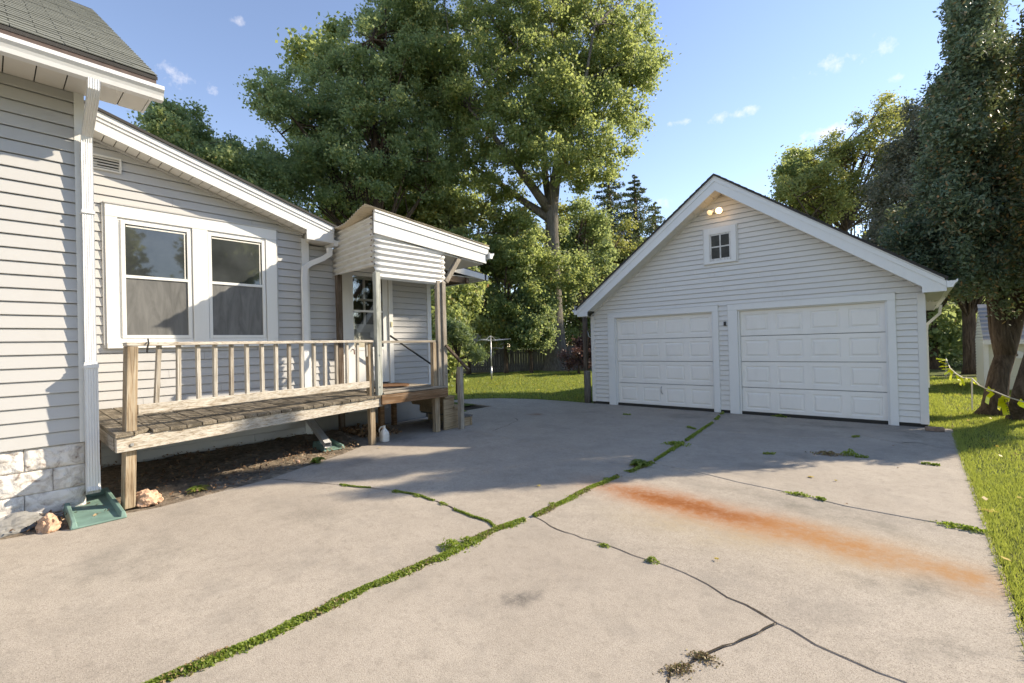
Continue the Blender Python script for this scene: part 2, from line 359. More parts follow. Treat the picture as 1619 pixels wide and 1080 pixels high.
def tree(label, cat, base, trunk, limbs, lobes, ncl, nleaf, cr, ln, wd, mat, barkm, seed=0., thr=-.25, group=None, name='tree', nb=60, flat=.75, tr_n=12, bias=2.4, up=.3):
    """trunk: [(point, r)]"""
    t = thing(name, label, cat, base, group)
    b = MB(); b.tube([p for p, r in trunk], [r for p, r in trunk], tr_n); tk = b.build('trunk', barkm, t, smooth=True)
    cl = lobes_to_clusters(lobes, ncl, cr, thr, seed, bias); b = MB(); joints = [p for p, r in trunk[max(1, len(trunk)//2):]]
    for L in limbs:
        b.tube([p for p, r in L], [r for p, r in L], 7); joints += [p for p, r in L[1:]]
    for c in random.sample(cl, min(nb, len(cl))):
        e = Vector(c[:3]); js = sorted(joints, key=lambda j: (Vector(j)-e).length+max(0, j[2]-e.z)*1.5)
        j = Vector(js[random.randrange(min(2, len(js)))]); ln_ = (e-j).length; r0 = min(.11, .012+.011*ln_)
        pts = bez(j, e, (random.uniform(-.1, .1)*ln_, random.uniform(-.1, .1)*ln_, .10*ln_), 5)
        b.tube(pts, [r0*(1-.8*i/5) for i in range(6)], 5, cap=False)
        for q in range(2):
            k = random.randrange(2, 5); c2 = Vector(random.choice(cl)[:3]); dv = (c2-pts[k]); dv = dv.normalized()*min(dv.length, ln_*.35)
            b.tube([pts[k], pts[k]+dv*.5+Vector((0, 0, .05*ln_)), pts[k]+dv], [r0*.4, r0*.25, r0*.1], 4, cap=False)
    b.build('branches', barkm, t, smooth=True)
    P, d = blob_points(cl, nleaf, flat)
    cen = np.mean(P, 0); bias_v = (P-cen); bias_v /= np.linalg.norm(bias_v, axis=1)[:, None]; 
    np_mesh('crown', leaf_quads(P, d*.15+bias_v*.25, ln, wd, up), 4, mat, t, base)
    return t

# ------------------------------------------------------------------ ground
def grid_sheet(name, x0, x1, y0, y1, z, mat):
    return MB().poly([(x0, y0, z), (x1, y0, z), (x1, y1, z), (x0, y1, z)]).build(name, mat)
def lawnmat():
    M = Mat('lawn_soil'); v = M.vec(); n = M.noise(v, 3, 8, .7); n2 = M.noise(v, .35, 4); n3 = M.noise(v, 60, 3, .8)
    c = M.ramp(n, [(.3, (.075, .10, .028)), (.55, (.13, .165, .045)), (.8, (.21, .20, .08))]); c = M.mix(M.val(n2, .45, .65, 0, .7), c, (.14, .12, .06)); c = M.mix(M.val(M.noise(v, 1.3, 5, .7), .52, .62, 0, .6), c, (.10, .085, .05))
    c = M.mix(M.val(n3, .45, .7, 0, .5), c, (.035, .05, .012)); M.bump(n3, .8, .03); return M.set(c, .95, .1)
m_lawn = lawnmat()
g = MB()
# one sheet with the driveway cut-out left as slightly lower ground under the slabs
g.poly([(-300, -300, -.045), (300, -300, -.045), (300, 300, -.045), (-300, 300, -.045)])
setting(g.build('ground', m_dirtgap))
lw = MB(); zt = -.006
XR = .37
lawnL = [gd(700, 633.5), gd(745, 630.5), gd(790, 629.5), gd(850, 631), gd(900, 634.5), gd(941, 638)]
lw.poly([(XR+.01, -60, zt), (250, -60, zt), (250, 250, zt), (XR+.01, 250, zt)])
lw.poly([(-6.1, 10.0, zt), (-5.9, 10.0, zt), (XR+.01, 10.0, zt), (XR+.01, 250, zt), (-250, 250, zt), (-250, 8.75, zt)]+[(p.x, p.y, zt) for p in lawnL])
lw.poly([(-250, -60, zt), (-8.6, -60, zt), (-8.6, 8.75, zt), (-250, 8.75, zt)])
setting(lw.build('lawn', m_lawn))

def stainmat():
    M = Mat('concrete'); v = M.vec(); big = M.noise(v, .55, 5, .6); mid = M.noise(v, 3.5, 6, .65); fine = M.noise(v, 60, 4, .75); ag = M.noise(v, 210, 2, .8)
    oi = M.N.new('ShaderNodeObjectInfo')
    c = M.mix(M.val(big, .3, .7), (.36, .308, .256), (.475, .414, .345)); c = M.mix(M.val(mid, .42, .72, 0, .30), c, (.25, .213, .17))
    c = M.mix(M.val(oi.outputs['Random'], 0, 1, 0, .12), c, (.40, .36, .31))
    c = M.mix(M.val(fine, .48, .68, 0, .28), c, (.50, .42, .33)); c = M.mix(M.val(ag, .53, .62, 0, .8), c, (.12, .098, .08)); c = M.mix(M.val(M.noise(v, 34, 4, .8), .55, .64, 0, .35), c, (.20, .165, .135)); c = M.mix(M.val(M.noise(v, 130, 2, .8), .56, .66, 0, .5), c, (.62, .55, .45)); c = M.mix(M.val(M.noise(v, 11, 8, .75), .50, .66, 0, .40), c, (.22, .19, .155)); c = M.mix(M.val(M.noise(M.vec((1, 1, 1), loc=(5, 3, 0)), 1.6, 7, .7), .50, .66, 0, .40), c, (.23, .205, .175))
    vo = M.N.new('ShaderNodeTexVoronoi'); vo.inputs['Scale'].default_value = 26; M.L.new(v, vo.inputs['Vector'])
    c = M.mix(M.val(vo.outputs['Distance'], .035, .075, .65, 0), c, (.10, .08, .065))
    wob = M.N.new('ShaderNodeVectorMath'); wob.operation = 'MULTIPLY_ADD'
    nn = M.N.new('ShaderNodeTexNoise'); nn.inputs['Scale'].default_value = 2.2; nn.inputs['Detail'].default_value = 5; M.L.new(v, nn.inputs['Vector'])
    M.L.new(nn.outputs['Color'], wob.inputs[0]); wob.inputs[1].default_value = (.5, .5, 0); M.L.new(v, wob.inputs[2])
    wob2 = M.N.new('ShaderNodeVectorMath'); wob2.operation = 'MULTIPLY_ADD'; M.L.new(nn.outputs['Color'], wob2.inputs[0]); wob2.inputs[1].default_value = (.2, .2, 0); M.L.new(v, wob2.inputs[2])
    def stain(c, p0, p1, w, col, k, pw=2., gr=mid, lo=.15):
        rs = lo > .4; wb = wob2 if rs else wob
        a = gd(*p0); b = gd(*p1); m = (a+b)/2+Vector((.1, .1, 0) if rs else (.25, .25, 0)); ang = math.atan2(b.y-a.y, b.x-a.x); hl = (b-a).length/2+.01
        sb = M.N.new('ShaderNodeVectorMath'); sb.operation = 'SUBTRACT'; M.L.new(wb.outputs[0], sb.inputs[0]); sb.inputs[1].default_value = (m.x, m.y, 0)
        mp = M.N.new('ShaderNodeMapping'); mp.inputs['Rotation'].default_value = (0, 0, -ang); M.L.new(sb.outputs[0], mp.inputs[0])
        sx = M.N.new('ShaderNodeSeparateXYZ'); M.L.new(mp.outputs[0], sx.inputs[0])
        u = M.math('DIVIDE', sx.outputs[0], hl); q = M.math('DIVIDE', sx.outputs[1], w)
        r = M.math('ADD', M.math('POWER', M.math('ABSOLUTE', u), 3.), M.math('MULTIPLY', q, q))
        f = M.math('MULTIPLY', M.math('POWER', 2.718, M.math('MULTIPLY', r, -pw)), k)
        f = M.math('MULTIPLY', f, M.math('MULTIPLY', M.val(gr, .32, .68, lo, 1.3), M.val(M.noise(v, 16, 8, .75), .36, .60, .3 if lo < .4 else .55, 1.15))); f = M.math('MINIMUM', f, .95)
        return M.mix(f, c, col)
    DK = (.13, .12, .10)
    c = stain(c, (960, 800), (1560, 905), .5, (.40, .32, .20), .55, 1.6, lo=.6)
    c = stain(c, (1100, 765), (1530, 855), .33, (.17, .155, .125), .65)
    c = stain(c, (945, 764), (1300, 852), .27, (.36, .13, .035), .95, 1.1, lo=.75)
    c = stain(c, (975, 771), (1240, 835), .15, (.25, .08, .02), .9, 1.3, lo=.75)
    c = stain(c, (1180, 822), (1480, 895), .27, (.36, .165, .055), .88, 1.5, lo=.6)
    c = stain(c, (1390, 870), (1640, 945), .25, (.36, .19, .08), .85, 1.5, lo=.5)
    c = stain(c, (1410, 905), (1500, 950), .16, DK, .75)
    c = stain(c, (1340, 900), (1370, 930), .10, DK, .45)
    c = stain(c, (1480, 1010), (1560, 1060), .2, DK, .5)
    c = stain(c, (800, 940), (850, 952), .07, (.11, .10, .09), .8, 2.5)
    c = stain(c, (440, 800), (560, 830), .25, DK, .35)
    c = stain(c, (60, 900), (330, 870), .5, (.17, .155, .13), .45)
    c = stain(c, (1240, 720), (1300, 722), .3, DK, .55)
    c = stain(c, (1050, 655), (1120, 662), .45, DK, .6)
    c = stain(c, (1240, 668), (1400, 680), .3, DK, .65)
    c = stain(c, (1170, 662), (1230, 672), .3, DK, .5)
    c = stain(c, (1180, 735), (1260, 745), .14, (.12, .11, .10), .55)
    c = stain(c, (885, 655), (960, 650), .3, DK, .3)
    c = stain(c, (843, 653), (850, 656), .16, (.24, .10, .04), .9, 1.5)
    c = stain(c, (610, 700), (680, 690), .35, (.12, .11, .10), .65)
    c = stain(c, (500, 745), (640, 712), .25, (.13, .12, .11), .45)
    c = stain(c, (1400, 660), (1520, 730), .4, DK, .45)
    M.bump(M.math('ADD', fine, M.math('MULTIPLY', ag, .9)), .32, .005)
    return M.set(c, .85, .25)
m_conc = stainmat()
def refine(pts, amp, step=.12, seed=0):
    r = random.Random(seed); out = [pts[0]]
    for a, b in zip(pts[:-1], pts[1:]):
        n = max(1, int((b-a).length/step)); d = (b-a); nn = Vector((-d.y, d.x, 0)).normalized()
        for i in range(1, n): out.append(a+d*i/n+nn*r.uniform(-amp, amp))
        out.append(b)
    return out
G = lambda L: [gd(*p) for p in L]
Jn = [Vector((-2.72, -5, 0))]+G([(250, 1080), (420, 1009), (580, 930), (655, 900), (739, 862.6), (785, 837)])
Jm1 = G([(785, 837), (844, 817)]); Jm2 = G([(844, 817), (894.6, 793), (930, 773.5), (995, 747), (1031, 732)])
J3 = G([(1031, 732), (1060, 713)]); J4 = G([(1060, 713), (1082, 699), (1108, 681)]); J5 = G([(1108, 681), (1128, 668)])+[Vector((-3.06, 10.02, 0))]
A = refine(G([(425, 757), (483, 762), (530, 766), (625, 776), (660, 783), (700, 797), (735, 812), (775, 826), (785, 837)]), .012, .1, 1)
B1 = refine(G([(844, 817), (870, 832), (920, 851), (960, 862), (1000, 878), (1035, 888), (1080, 905), (1120, 925), (1150, 945), (1180, 957), (1228, 985)]), .012, .08, 2)
B2 = refine(G([(1228, 985), (1250, 995), (1290, 1020), (1340, 1042), (1385, 1062), (1430, 1078)]), .008, .08, 3); b_end = Vector((XR, B2[-1].y-.35, 0)); B2 += [b_end]
Cc = refine(G([(1228, 985), (1200, 1000), (1160, 1018), (1130, 1028), (1100, 1042), (1060, 1060), (1055, 1080)]), .006, .05, 4)+[Vector((-.9, -5, 0))]
D = refine([Vector((-7.98, 5.75, 0))]+G([(726, 680), (766, 685.5), (817, 696), (857, 703), (903, 710.5), (962, 720.6), (999, 727), (1031, 732)]), .01, .2, 5)
E1 = refine(G([(1031, 732), (1104, 746.6), (1166, 762), (1264, 782), (1337, 800), (1495, 828.7)]), .006, .2, 6); eE = Vector((XR, gd(1557, 845).y, 0)); E1 += [eE]
F1 = refine(G([(1060, 713), (1231, 719), (1371, 724), (1470, 735)]), .01, .2, 7); fE = Vector((XR, gd(1528, 743).y, 0)); F1 += [fE]
G1 = refine(G([(1108, 681), (1166, 684), (1246, 691), (1317, 693), (1371, 690), (1433, 702)]), .012, .2, 8); gE = Vector((XR, gd(1520, 708).y, 0)); G1 += [gE]
H1 = refine(G([(1108, 681), (1042, 665), (1000, 656.5), (957, 654), (873, 659), (815, 660), (752, 659.7)]), .015, .25, 9)+[Vector((-7.98, 7.3, 0))]
edgeL = G([(425, 757), (340, 779), (250, 802), (195, 812), (110, 836), (60, 843), (0, 853)])+[Vector((-5.55, -5, 0))]
soilTop = G([(425, 757), (480, 738), (540, 718), (572, 705), (560, 697)])+[Vector((-7.98, 4.25, 0))]
slabs = {
 'a': Jn+A[::-1][1:]+edgeL[1:],
 'b': Jm1+Jm2[1:]+D[::-1][1:]+soilTop[::-1]+A[1:-1],
 'c': J3+J4[1:]+H1[1:]+D[:-1],
 'd': J5+[Vector((-6.12, 10.02, 0))]+lawnL[::-1]+[Vector((-8, 8.3, 0))]+H1[::-1][:-1],
 'e': Jn+Jm1[1:]+B1[1:]+Cc[1:],
 'f': Cc[:1]+B2[1:]+[Vector((XR, -5, 0))]+Cc[::-1][:-1],
 'g': Jm2+E1[1:]+[b_end]+B2[::-1][1:]+B1[::-1][1:-1],
 'h': J3+F1[1:]+[eE]+E1[::-1][1:-1],
 'i': J4+G1[1:]+[fE]+F1[::-1][1:-1],
 'j': J5+[Vector((XR, 10.02, 0)), gE]+G1[::-1][1:-1],
}
drv = MB().poly([(-8, -5, -.04), (XR, -5, -.04), (XR, 10.02, -.04), (-8, 10.02, -.04)]).build('driveway', m_dirtgap); setting(drv)
def offs(P, w):
    n = len(P); ar = sum(P[i].x*P[(i+1) % n].y-P[(i+1) % n].x*P[i].y for i in range(n)); sg = 1 if ar > 0 else -1; out = []
    for i in range(n):
        a, b, c = P[i-1], P[i], P[(i+1) % n]; d1 = (b-a); d2 = (c-b); d1.z = d2.z = 0
        n1 = Vector((-d1.y, d1.x, 0)).normalized()*sg; n2 = Vector((-d2.y, d2.x, 0)).normalized()*sg; m = n1+n2
        m = m/max(m.length_squared, .8)*2 if m.length > .01 else n1
        out.append(b+m*w)
    return out
jset = [Jn, Jm1, Jm2, J3, J4, J5]
for k, P in slabs.items():
    Q = [P[0]]
    for p in P[1:]:
        if (p-Q[-1]).length > .004: Q.append(p)
    if (Q[0]-Q[-1]).length < .004: Q.pop()
    a = offs(Q, .0022); b = offs(Q, .009); hz = random.uniform(-.003, .003)
    mb = MB(); n = len(Q)
    mb.v = [(p.x, p.y, -.05) for p in a]+[(p.x, p.y, -.006+hz) for p in a]+[(p.x, p.y, hz) for p in b]
    for i in range(n):
        j = (i+1) % n; mb.f += [(i, j, n+j, n+i), (n+i, n+j, 2*n+j, 2*n+i)]
    mb.f.append(tuple(range(2*n, 3*n)))
    mb.build('slab', m_conc, drv)
# thin extra cracks filled with dirt
def ribbon(pts, w, z=.004):
    mb = MB(); L = []; Rr = []
    for i, p in enumerate(pts):
        d = pts[min(i+1, len(pts)-1)]-pts[max(i-1, 0)]; nn = Vector((-d.y, d.x, 0)).normalized(); ww = w*(.35+1.1*abs(gnoise(p, 7, 3)))*random.uniform(.7, 1.3)*(0.3 if i in (0, len(pts)-1) else 1)
        L.append(p+nn*ww/2); Rr.append(p-nn*ww/2)
    for i in range(len(pts)-1): mb.poly([(q.x, q.y, z) for q in (L[i], L[i+1], Rr[i+1], Rr[i])])
    return mb
ribbon(refine(G([(777, 682), (800, 674), (819, 665), (812, 660.5)]), .02, .1, 21), .012).build('crack', m_dirtgap, drv)
ribbon(refine(G([(1420, 701), (1450, 700), (1480, 706)]), .02, .1, 22), .02).build('crack', m_dirtgap, drv)
ribbon(refine(G([(1270, 668), (1330, 672), (1400, 676), (1460, 690)]), .01, .1, 24), .010).build('crack', m_dirtgap, drv)

for P_, w_ in ((Cc[:-1], .012), (B1, .008), (A, .009), (B2[:-1], .004)): ribbon(P_, w_, .0045).build('crack', m_dirtgap, drv)
# soil bed
def soilmat():
    M = Mat('bare_soil'); v = M.vec(); n = M.noise(v, 14, 8, .72); n2 = M.noise(v, 2, 4); c = M.ramp(n, [(.3, (.10, .08, .06)), (.5, (.22, .175, .13)), (.72, (.36, .30, .235))])
    M.bump(n, 1., .03); return M.set(c, .95, .1)
m_soil = soilmat()
def soil():
    me = MB(); nx, ny = 70, 150; x0, x1, y0, y1 = -8.0, -4.9, -5., 4.3
    for j in range(ny+1):
        for i in range(nx+1):
            x = x0+(x1-x0)*i/nx; y = y0+(y1-y0)*(j/ny)
            z = -.012+.018*gnoise((x, y, 0), 6)+.014*gnoise((x, y, 0), 17, 3)+random.uniform(-.005, .005)+.05*max(0, min(1, (-6.9-x)/.8))
            me.v.append((x, y, z))
    for j in range(ny):
        for i in range(nx):
            a = j*(nx+1)+i; x = me.v[a][0]; y = me.v[a][1]
            me.f.append((a, a+1, a+nx+2, a+nx+1))
    return me
sb = soil().build('soil_bed', m_soil); setting(sb)
# keep the soil out of the slabs: push covered vertices down
def inside(P, x, y):
    c = False; n = len(P); j = n-1
    for i in range(n):
        if (P[i].y > y) != (P[j].y > y) and x < (P[j].x-P[i].x)*(y-P[i].y)/(P[j].y-P[i].y)+P[i].x: c = not c
        j = i
    return c
for v in sb.data.vertices:
    if inside(slabs['a'], v.co.x, v.co.y) or inside(slabs['b'], v.co.x, v.co.y): v.co.z = -.055

# ------------------------------------------------------------------ siding helper
def siding(parent, mat, ax, c, sgn, ulo, uhi, z0, z1, exp, holes=(), clip=None, name='siding_board', _sub=False):
    """courses on plane axis ax=c, facing sgn; clip(z)->(ulo,uhi); holes (u0,u1,z0,z1)"""
    z = z0; k = 0
    while z < z1-1e-4:
        zt = min(z+exp, z1); a0, b0 = (clip(z) if clip else (ulo, uhi)); a1, b1 = (clip(zt) if clip else (ulo, uhi))
        if b0-a0 < .03: break
        segs = [(a0, b0, a1, b1)]
        for h in holes:
            if h[2] < (z+zt)/2 < h[3]:
                ns = []
                for s in segs:
                    if h[0] <= s[0] and h[1] >= s[1]: continue
                    if h[1] <= s[0] or h[0] >= s[1]: ns.append(s); continue
                    if h[0] > s[0]: ns.append((s[0], h[0], s[2], h[0]))
                    if h[1] < s[1]: ns.append((h[1], s[1], h[1], s[3]))
                segs = ns
        for (p, q, r, s) in segs:
            if q-p < .02: continue
            if r > s: r = s = (r+s)/2
            if q-p > 2.6 and not _sub:
                cut = p+(q-p)*(.25+.5*random.random())
                todo = [(p, cut-.0015, r, cut-.0015), (cut+.0015, q, cut+.0015, s)]
            else: todo = [(p, q, r, s)]
            for (p, q, r, s) in todo: _course(parent, mat, ax, c, sgn, p, q, r, s, z, zt, name)
        z = zt; k += 1
def _course(parent, mat, ax, c, sgn, p, q, r, s, z, zt, name):
            def P(u, d, zz): return (c+sgn*d, u, zz) if ax == 0 else (u, c+sgn*d, zz)
            m = MB(); o1 = .018
            m.prism([P(p, .004, z+.001), P(p, o1, z), P(p, o1+.001, z+.006), P(r, .003, zt-.007), P(r, -.002, zt-.007)],
                    [P(q, .004, z+.001), P(q, o1, z), P(q, o1+.001, z+.006), P(s, .003, zt-.007), P(s, -.002, zt-.007)])
            m.build(name, mat, parent)

# ------------------------------------------------------------------ house
XM, XW = -6.2, -8.0
house = thing('house', 'grey-sided house with green shingled roof, double window and side door beside the driveway', 'house', (-8.5, .5, 0))
YM = .66
# solid cores
MB().box(-13, XM-.02, -7, YM-.02, .66, 4.16).build('wall_core', m_siding, house)
# wing core: sloped top
def wing_top(y): return 4.3-(y-.98)*.30
mb = MB(); mb.prism([(-13, YM, 0), (-13, 3.74, 0), (-13, 3.74, wing_top(3.74)), (-13, YM, wing_top(YM))], [(XW-.03, YM, 0), (XW-.03, 3.74, 0), (XW-.03, 3.74, wing_top(3.74)), (XW-.03, YM, wing_top(YM))])
mb.build('wall_core', m_siding, house)
DY0, DY1, DZ0, DZ1 = 4.47, 5.34, .82, 2.98      # door opening
ZS = .72
mb = MB(); mb.box(-13, XW-.045, 3.74, DY0, .62, 3.35).box(-13, XW-.045, DY1, 6.42, .62, 3.2).box(-13, XW-.045, DY0, DY1, .3, DZ0-.02).box(-13, XW-.045, DY0, DY1, DZ1, 3.2); mb.build('wall_core', m_siding, house)
MB().box(-13, XW-.2, 3.8, 6.4, -.04, .62).build('foundation', m_found_in, house)
# main wall siding
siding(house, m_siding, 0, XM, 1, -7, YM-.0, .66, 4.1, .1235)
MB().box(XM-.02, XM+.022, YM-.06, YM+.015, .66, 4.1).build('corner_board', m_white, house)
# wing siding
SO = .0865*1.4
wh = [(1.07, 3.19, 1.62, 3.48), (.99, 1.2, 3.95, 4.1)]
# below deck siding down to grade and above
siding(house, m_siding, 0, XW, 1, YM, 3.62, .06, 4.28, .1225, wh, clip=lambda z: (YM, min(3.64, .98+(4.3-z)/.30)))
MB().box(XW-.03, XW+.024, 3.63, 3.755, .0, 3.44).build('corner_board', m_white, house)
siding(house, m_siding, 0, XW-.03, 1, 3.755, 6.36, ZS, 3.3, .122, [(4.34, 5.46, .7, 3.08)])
MB().box(XW-.05, XW+.0, 6.35, 6.45, ZS, 3.2).build('corner_board', m_white, house)
MB().box(XW-.03, XW+.012, 5.5, 6.45, ZS-.03, ZS+.0).build('sill_strip', m_white, house)
MB().box(XW-.2, XW-.02, 3.8, 6.42, .55, ZS-.03).build('skirt_board', wood_rimd, house)

# foundation blocks of main house (painted, rough faced)
def rough_block(y0, y1, z0, z1, seed):
    n, m = 30, 16; r = random.Random(seed); me = MB()
    for j in range(m+1):
        for i in range(n+1):
            u = i/n; v = j/m; e = min(u, 1-u, v*.6, (1-v)*.6)*14; e = min(1, e)
            y = y0+(y1-y0)*u; z = z0+(z1-z0)*v
            d = .024+e*(.008+.009*gnoise((y, z, seed), 9)+.007*gnoise((y, z, seed*3), 23)+.006*gnoise((y, z, seed*5), 47)+.004*gnoise((y, z, seed*7), 95))+.003*r.uniform(-1, 1)*e
            me.v.append((XM-.035+d, y, z))
    for j in range(m):
        for i in range(n): a = j*(n+1)+i; me.f.append((a, a+1, a+n+2, a+n+1))
    i0 = len(me.v); me.v += [(XM-.2, y0, z0), (XM-.2, y1, z0), (XM-.2, y1, z1), (XM-.2, y0, z1)]
    c = [0, n, (m+1)*(n+1)-1, m*(n+1)]
    rim = [[i for i in range(n+1)], [j*(n+1)+n for j in range(m+1)], [m*(n+1)+i for i in range(n, -1, -1)], [j*(n+1) for j in range(m, -1, -1)]]
    for q, R_ in enumerate(rim): me.f.append(tuple(R_[::-1])+(i0+q, i0+(q+1) % 4))
    o = me.build('foundation_block', m_block, house); o.data.shade_smooth(); return o
MB().box(-13, XM-.10, -7, YM-.04, -.04, .66).build('foundation', m_block, house)
bw = .42; bh = .215
for row in range(4):
    z1 = .655-row*bh; z0 = max(-.05, z1-bh+.004); y = YM-.02; first = True
    if z1 < 0: break
    while y > -2.2:
        w = bw*(.55 if (first and row % 2) else 1.0); rough_block(y-w+.004, y, z0, z1, row*7+int(y*13)); y -= w; first = False

# main roof : ridge along Y
YR = 1.17; EX, EZ = -5.66, 4.285; RX, RZ = -9.61, 6.94; SL = (RZ-EZ)/(EX-RX)
mb = MB(); mb.prism([(EX, -8, EZ-.045), (EX, YR, EZ-.045), (RX, YR, RZ-.045), (RX, -8, RZ-.045)], [(EX, -8, EZ-.012), (EX, YR, EZ-.012), (RX, YR, RZ-.012), (RX, -8, RZ-.012)])
mb.prism([(RX, -8, RZ-.045), (RX, YR, RZ-.045), (RX-4, YR, RZ-.045-4*SL), (RX-4, -8, RZ-.045-4*SL)], [(RX, -8, RZ), (RX, YR, RZ), (RX-4, YR, RZ-4*SL), (RX-4, -8, RZ-4*SL)])
roof = mb.build('roof', m_shingd, house)
# attic gable wall facing +Y
MB().prism([(XM-.1, YM-.05, 4.15), (RX, YM-.05, RZ-.15), (-13, YM-.05, 4.5), (-13, YM-.05, 4.15)], [(XM-.1, YM-.02, 4.15), (RX, YM-.02, RZ-.15), (-13, YM-.02, 4.5), (-13, YM-.02, 4.15)]).build('wall_core', m_siding, house)
# shingle tabs
L_ = math.hypot(EX-RX, RZ-EZ); ux, uz = (RX-EX)/L_, (RZ-EZ)/L_; nx_, nz_ = uz, -ux
ex = .142; tab = .335
def tabmesh(w):
    m = MB(); q = [(0, 0, .004), (0, ex+.03, .0)]
    p = [Vector((0, y, 0)) for y in (.003, w-.003)]
    def pt(y, s, h): return (ux*s+nx_*h, y, uz*s+nz_*h)
    m.prism([pt(.003, -.004, .009), pt(w-.003, -.004, .009), pt(w-.003, ex+.02, .0035), pt(.003, ex+.02, .0035)], [pt(.003, -.004, .017), pt(w-.003, -.004, .017), pt(w-.003, ex+.02, .008), pt(.003, ex+.02, .008)])
    return m
t0 = tabmesh(tab).build('shingle', m_shing, roof); t0.location = (0, 0, 0); tabme = t0.data
ro = Vector(house['_o']); me_fix = tabme.copy()
for v in tabme.vertices: v.co += ro      # mesh was stored relative to the house origin
first = True; rest = MB(); cnt = 0
for k in range(int(L_/ex)):
    y = YR-(.0 if k % 2 == 0 else tab/2); y0_ = y-tab; rr = random.Random(k)
    if k % 2: # half tab at the rake
        y0_ = YR-tab/2
    while y0_ > -3.6:
        sx_ = k*ex; lift = rr.uniform(-.001, .003)
        p = (EX+ux*sx_-ro.x+nx_*(lift-.012), y0_-ro.y, EZ+uz*sx_-ro.z+nz_*(lift-.012))
        if cnt < 298 and y0_ > -1.75:
            o = t0 if first else t0.copy()
            if not first: COL.objects.link(o); o.parent = roof
            o.location = p; first = False; cnt += 1
            if k % 2 and y0_ == YR-tab/2: o.scale = (1, .5, 1)
        else:
            i = len(rest.v); rest.v += [tuple(v.co+Vector(p)+ro) for v in tabme.vertices]; rest.f += [tuple(i+q for q in f.vertices) for f in tabme.polygons]
        y0_ -= tab
rest.build('shingle_field', m_shing, roof, kind='stuff')
# eave: brown flashing, soffit, gutter
MB().box(EX-.03, EX-.006, -8, YR-.01, 4.15, 4.262).build('drip_edge', m_brownmetal, house)
MB().box(EX-.10, EX-.032, -8, YR-.03, 4.06, 4.235).build('fascia', m_white, house)
def gutter(parent, xw, xo, zb, zt_, y0, y1, mat):
    # K style section in XZ extruded along Y
    sec = [(xw, zt_), (xw, zb), (xw+(xo-xw)*.62, zb), (xw+(xo-xw)*.70, zb+(zt_-zb)*.30), (xw+(xo-xw)*.80, zb+(zt_-zb)*.5), (xo, zb+(zt_-zb)*.72), (xo, zt_), (xo-.012*(1 if xo > xw else -1), zt_), (xo-.012*(1 if xo > xw else -1), zt_-.012), (xw+.004, zt_-.02)]
    return MB().prism([(x, y0, z) for x, z in sec], [(x, y1, z) for x, z in sec]).build('gutter', mat, parent)
gutter(house, EX-.004, EX+.115, 4.02, 4.145, -8, YR+.03, m_gutter)
nb_ = 0; y = YR-.04
while y > -3.2:
    MB().box(XM-.0, EX-.10, y-.195, y-.004, 4.098, 4.108).build('soffit_panel', m_soffit, house); y -= .2
MB().box(XM, EX-.10, -8, y, 4.098, 4.108).build('soffit_field', m_soffit, house)
MB().box(XM, EX-.05, -8, YR-.045, 4.109, 4.12).build('soffit_backing', m_darkgap, house)
MB().box(XM+.0, EX-.05, YR-.04, YR-.02, 4.09, 4.235).build('fascia', m_white, house)
mb = MB(); zb = lambda x: EZ+(EX-x)*SL
mb.prism([(EX-.08, YR-.02, zb(EX-.08)-.15), (EX-.08, YR-.02, zb(EX-.08)-.05), (RX, YR-.02, RZ-.05), (RX, YR-.02, RZ-.15)], [(EX-.08, YR, zb(EX-.08)-.15), (EX-.08, YR, zb(EX-.08)-.05), (RX, YR, RZ-.05), (RX, YR, RZ-.15)])
mb.build('rake_board', m_white, house)

# main downspout
def rect_tube(parent, pts, w, d, mat, name='downspout', side=(0, 1, 0)):
    """w along `side`, ribbed rectangular tube"""
    m = MB(); rings = []; sd = Vector(side)
    for i, p in enumerate(pts):
        p = Vector(p); a = (Vector(pts[min(i+1, len(pts)-1)])-Vector(pts[max(i-1, 0)])).normalized(); dd = a.cross(sd).normalized(); ww = sd
        sec = []; nr = 5
        for k in range(nr*2+1): sec.append((-w/2+w*k/(nr*2), d/2-(.004 if k % 2 else 0)))
        for k in range(nr*2, -1, -1): sec.append((-w/2+w*k/(nr*2), -d/2+(.004 if k % 2 else 0)))
        rings.append([p+ww*u+dd*v for u, v in sec])
    for a, b in zip(rings[:-1], rings[1:]):
        i = len(m.v); n = len(a); m.v += [tuple(q) for q in a+b]; m.f += [(i+k, i+(k+1) % n, i+n+(k+1) % n, i+n+k) for k in range(n)]
    return m.build(name, mat, parent)
yd = at(141, 450, 0, XM+.07).y
ds = rect_tube(house, [(EX+.045, yd, 4.03), (EX+.035, yd, 3.95), (EX-.02, yd, 3.90), (XM+.11, yd, 3.68), (XM+.075, yd, 3.60), (XM+.07, yd, 1.42)], .085, .062, m_gutter)
rect_tube(house, [(XM+.078, yd, 1.44), (XM+.078, yd, .40)], .098, .074, m_gutter)
rect_tube(house, [(XM+.075, yd, .42), (XM+.078, yd, .22), (XM+.11, yd+.0, .17)], .104, .08, m_white)
MB().box(XM+.01, XM+.115, yd-.05, yd+.05, 2.9, 2.93).build('strap', m_gutter, house)
MB().box(XM+.01, XM+.122, yd-.055, yd+.055, 1.38, 1.42).build('strap', m_gutter, house)

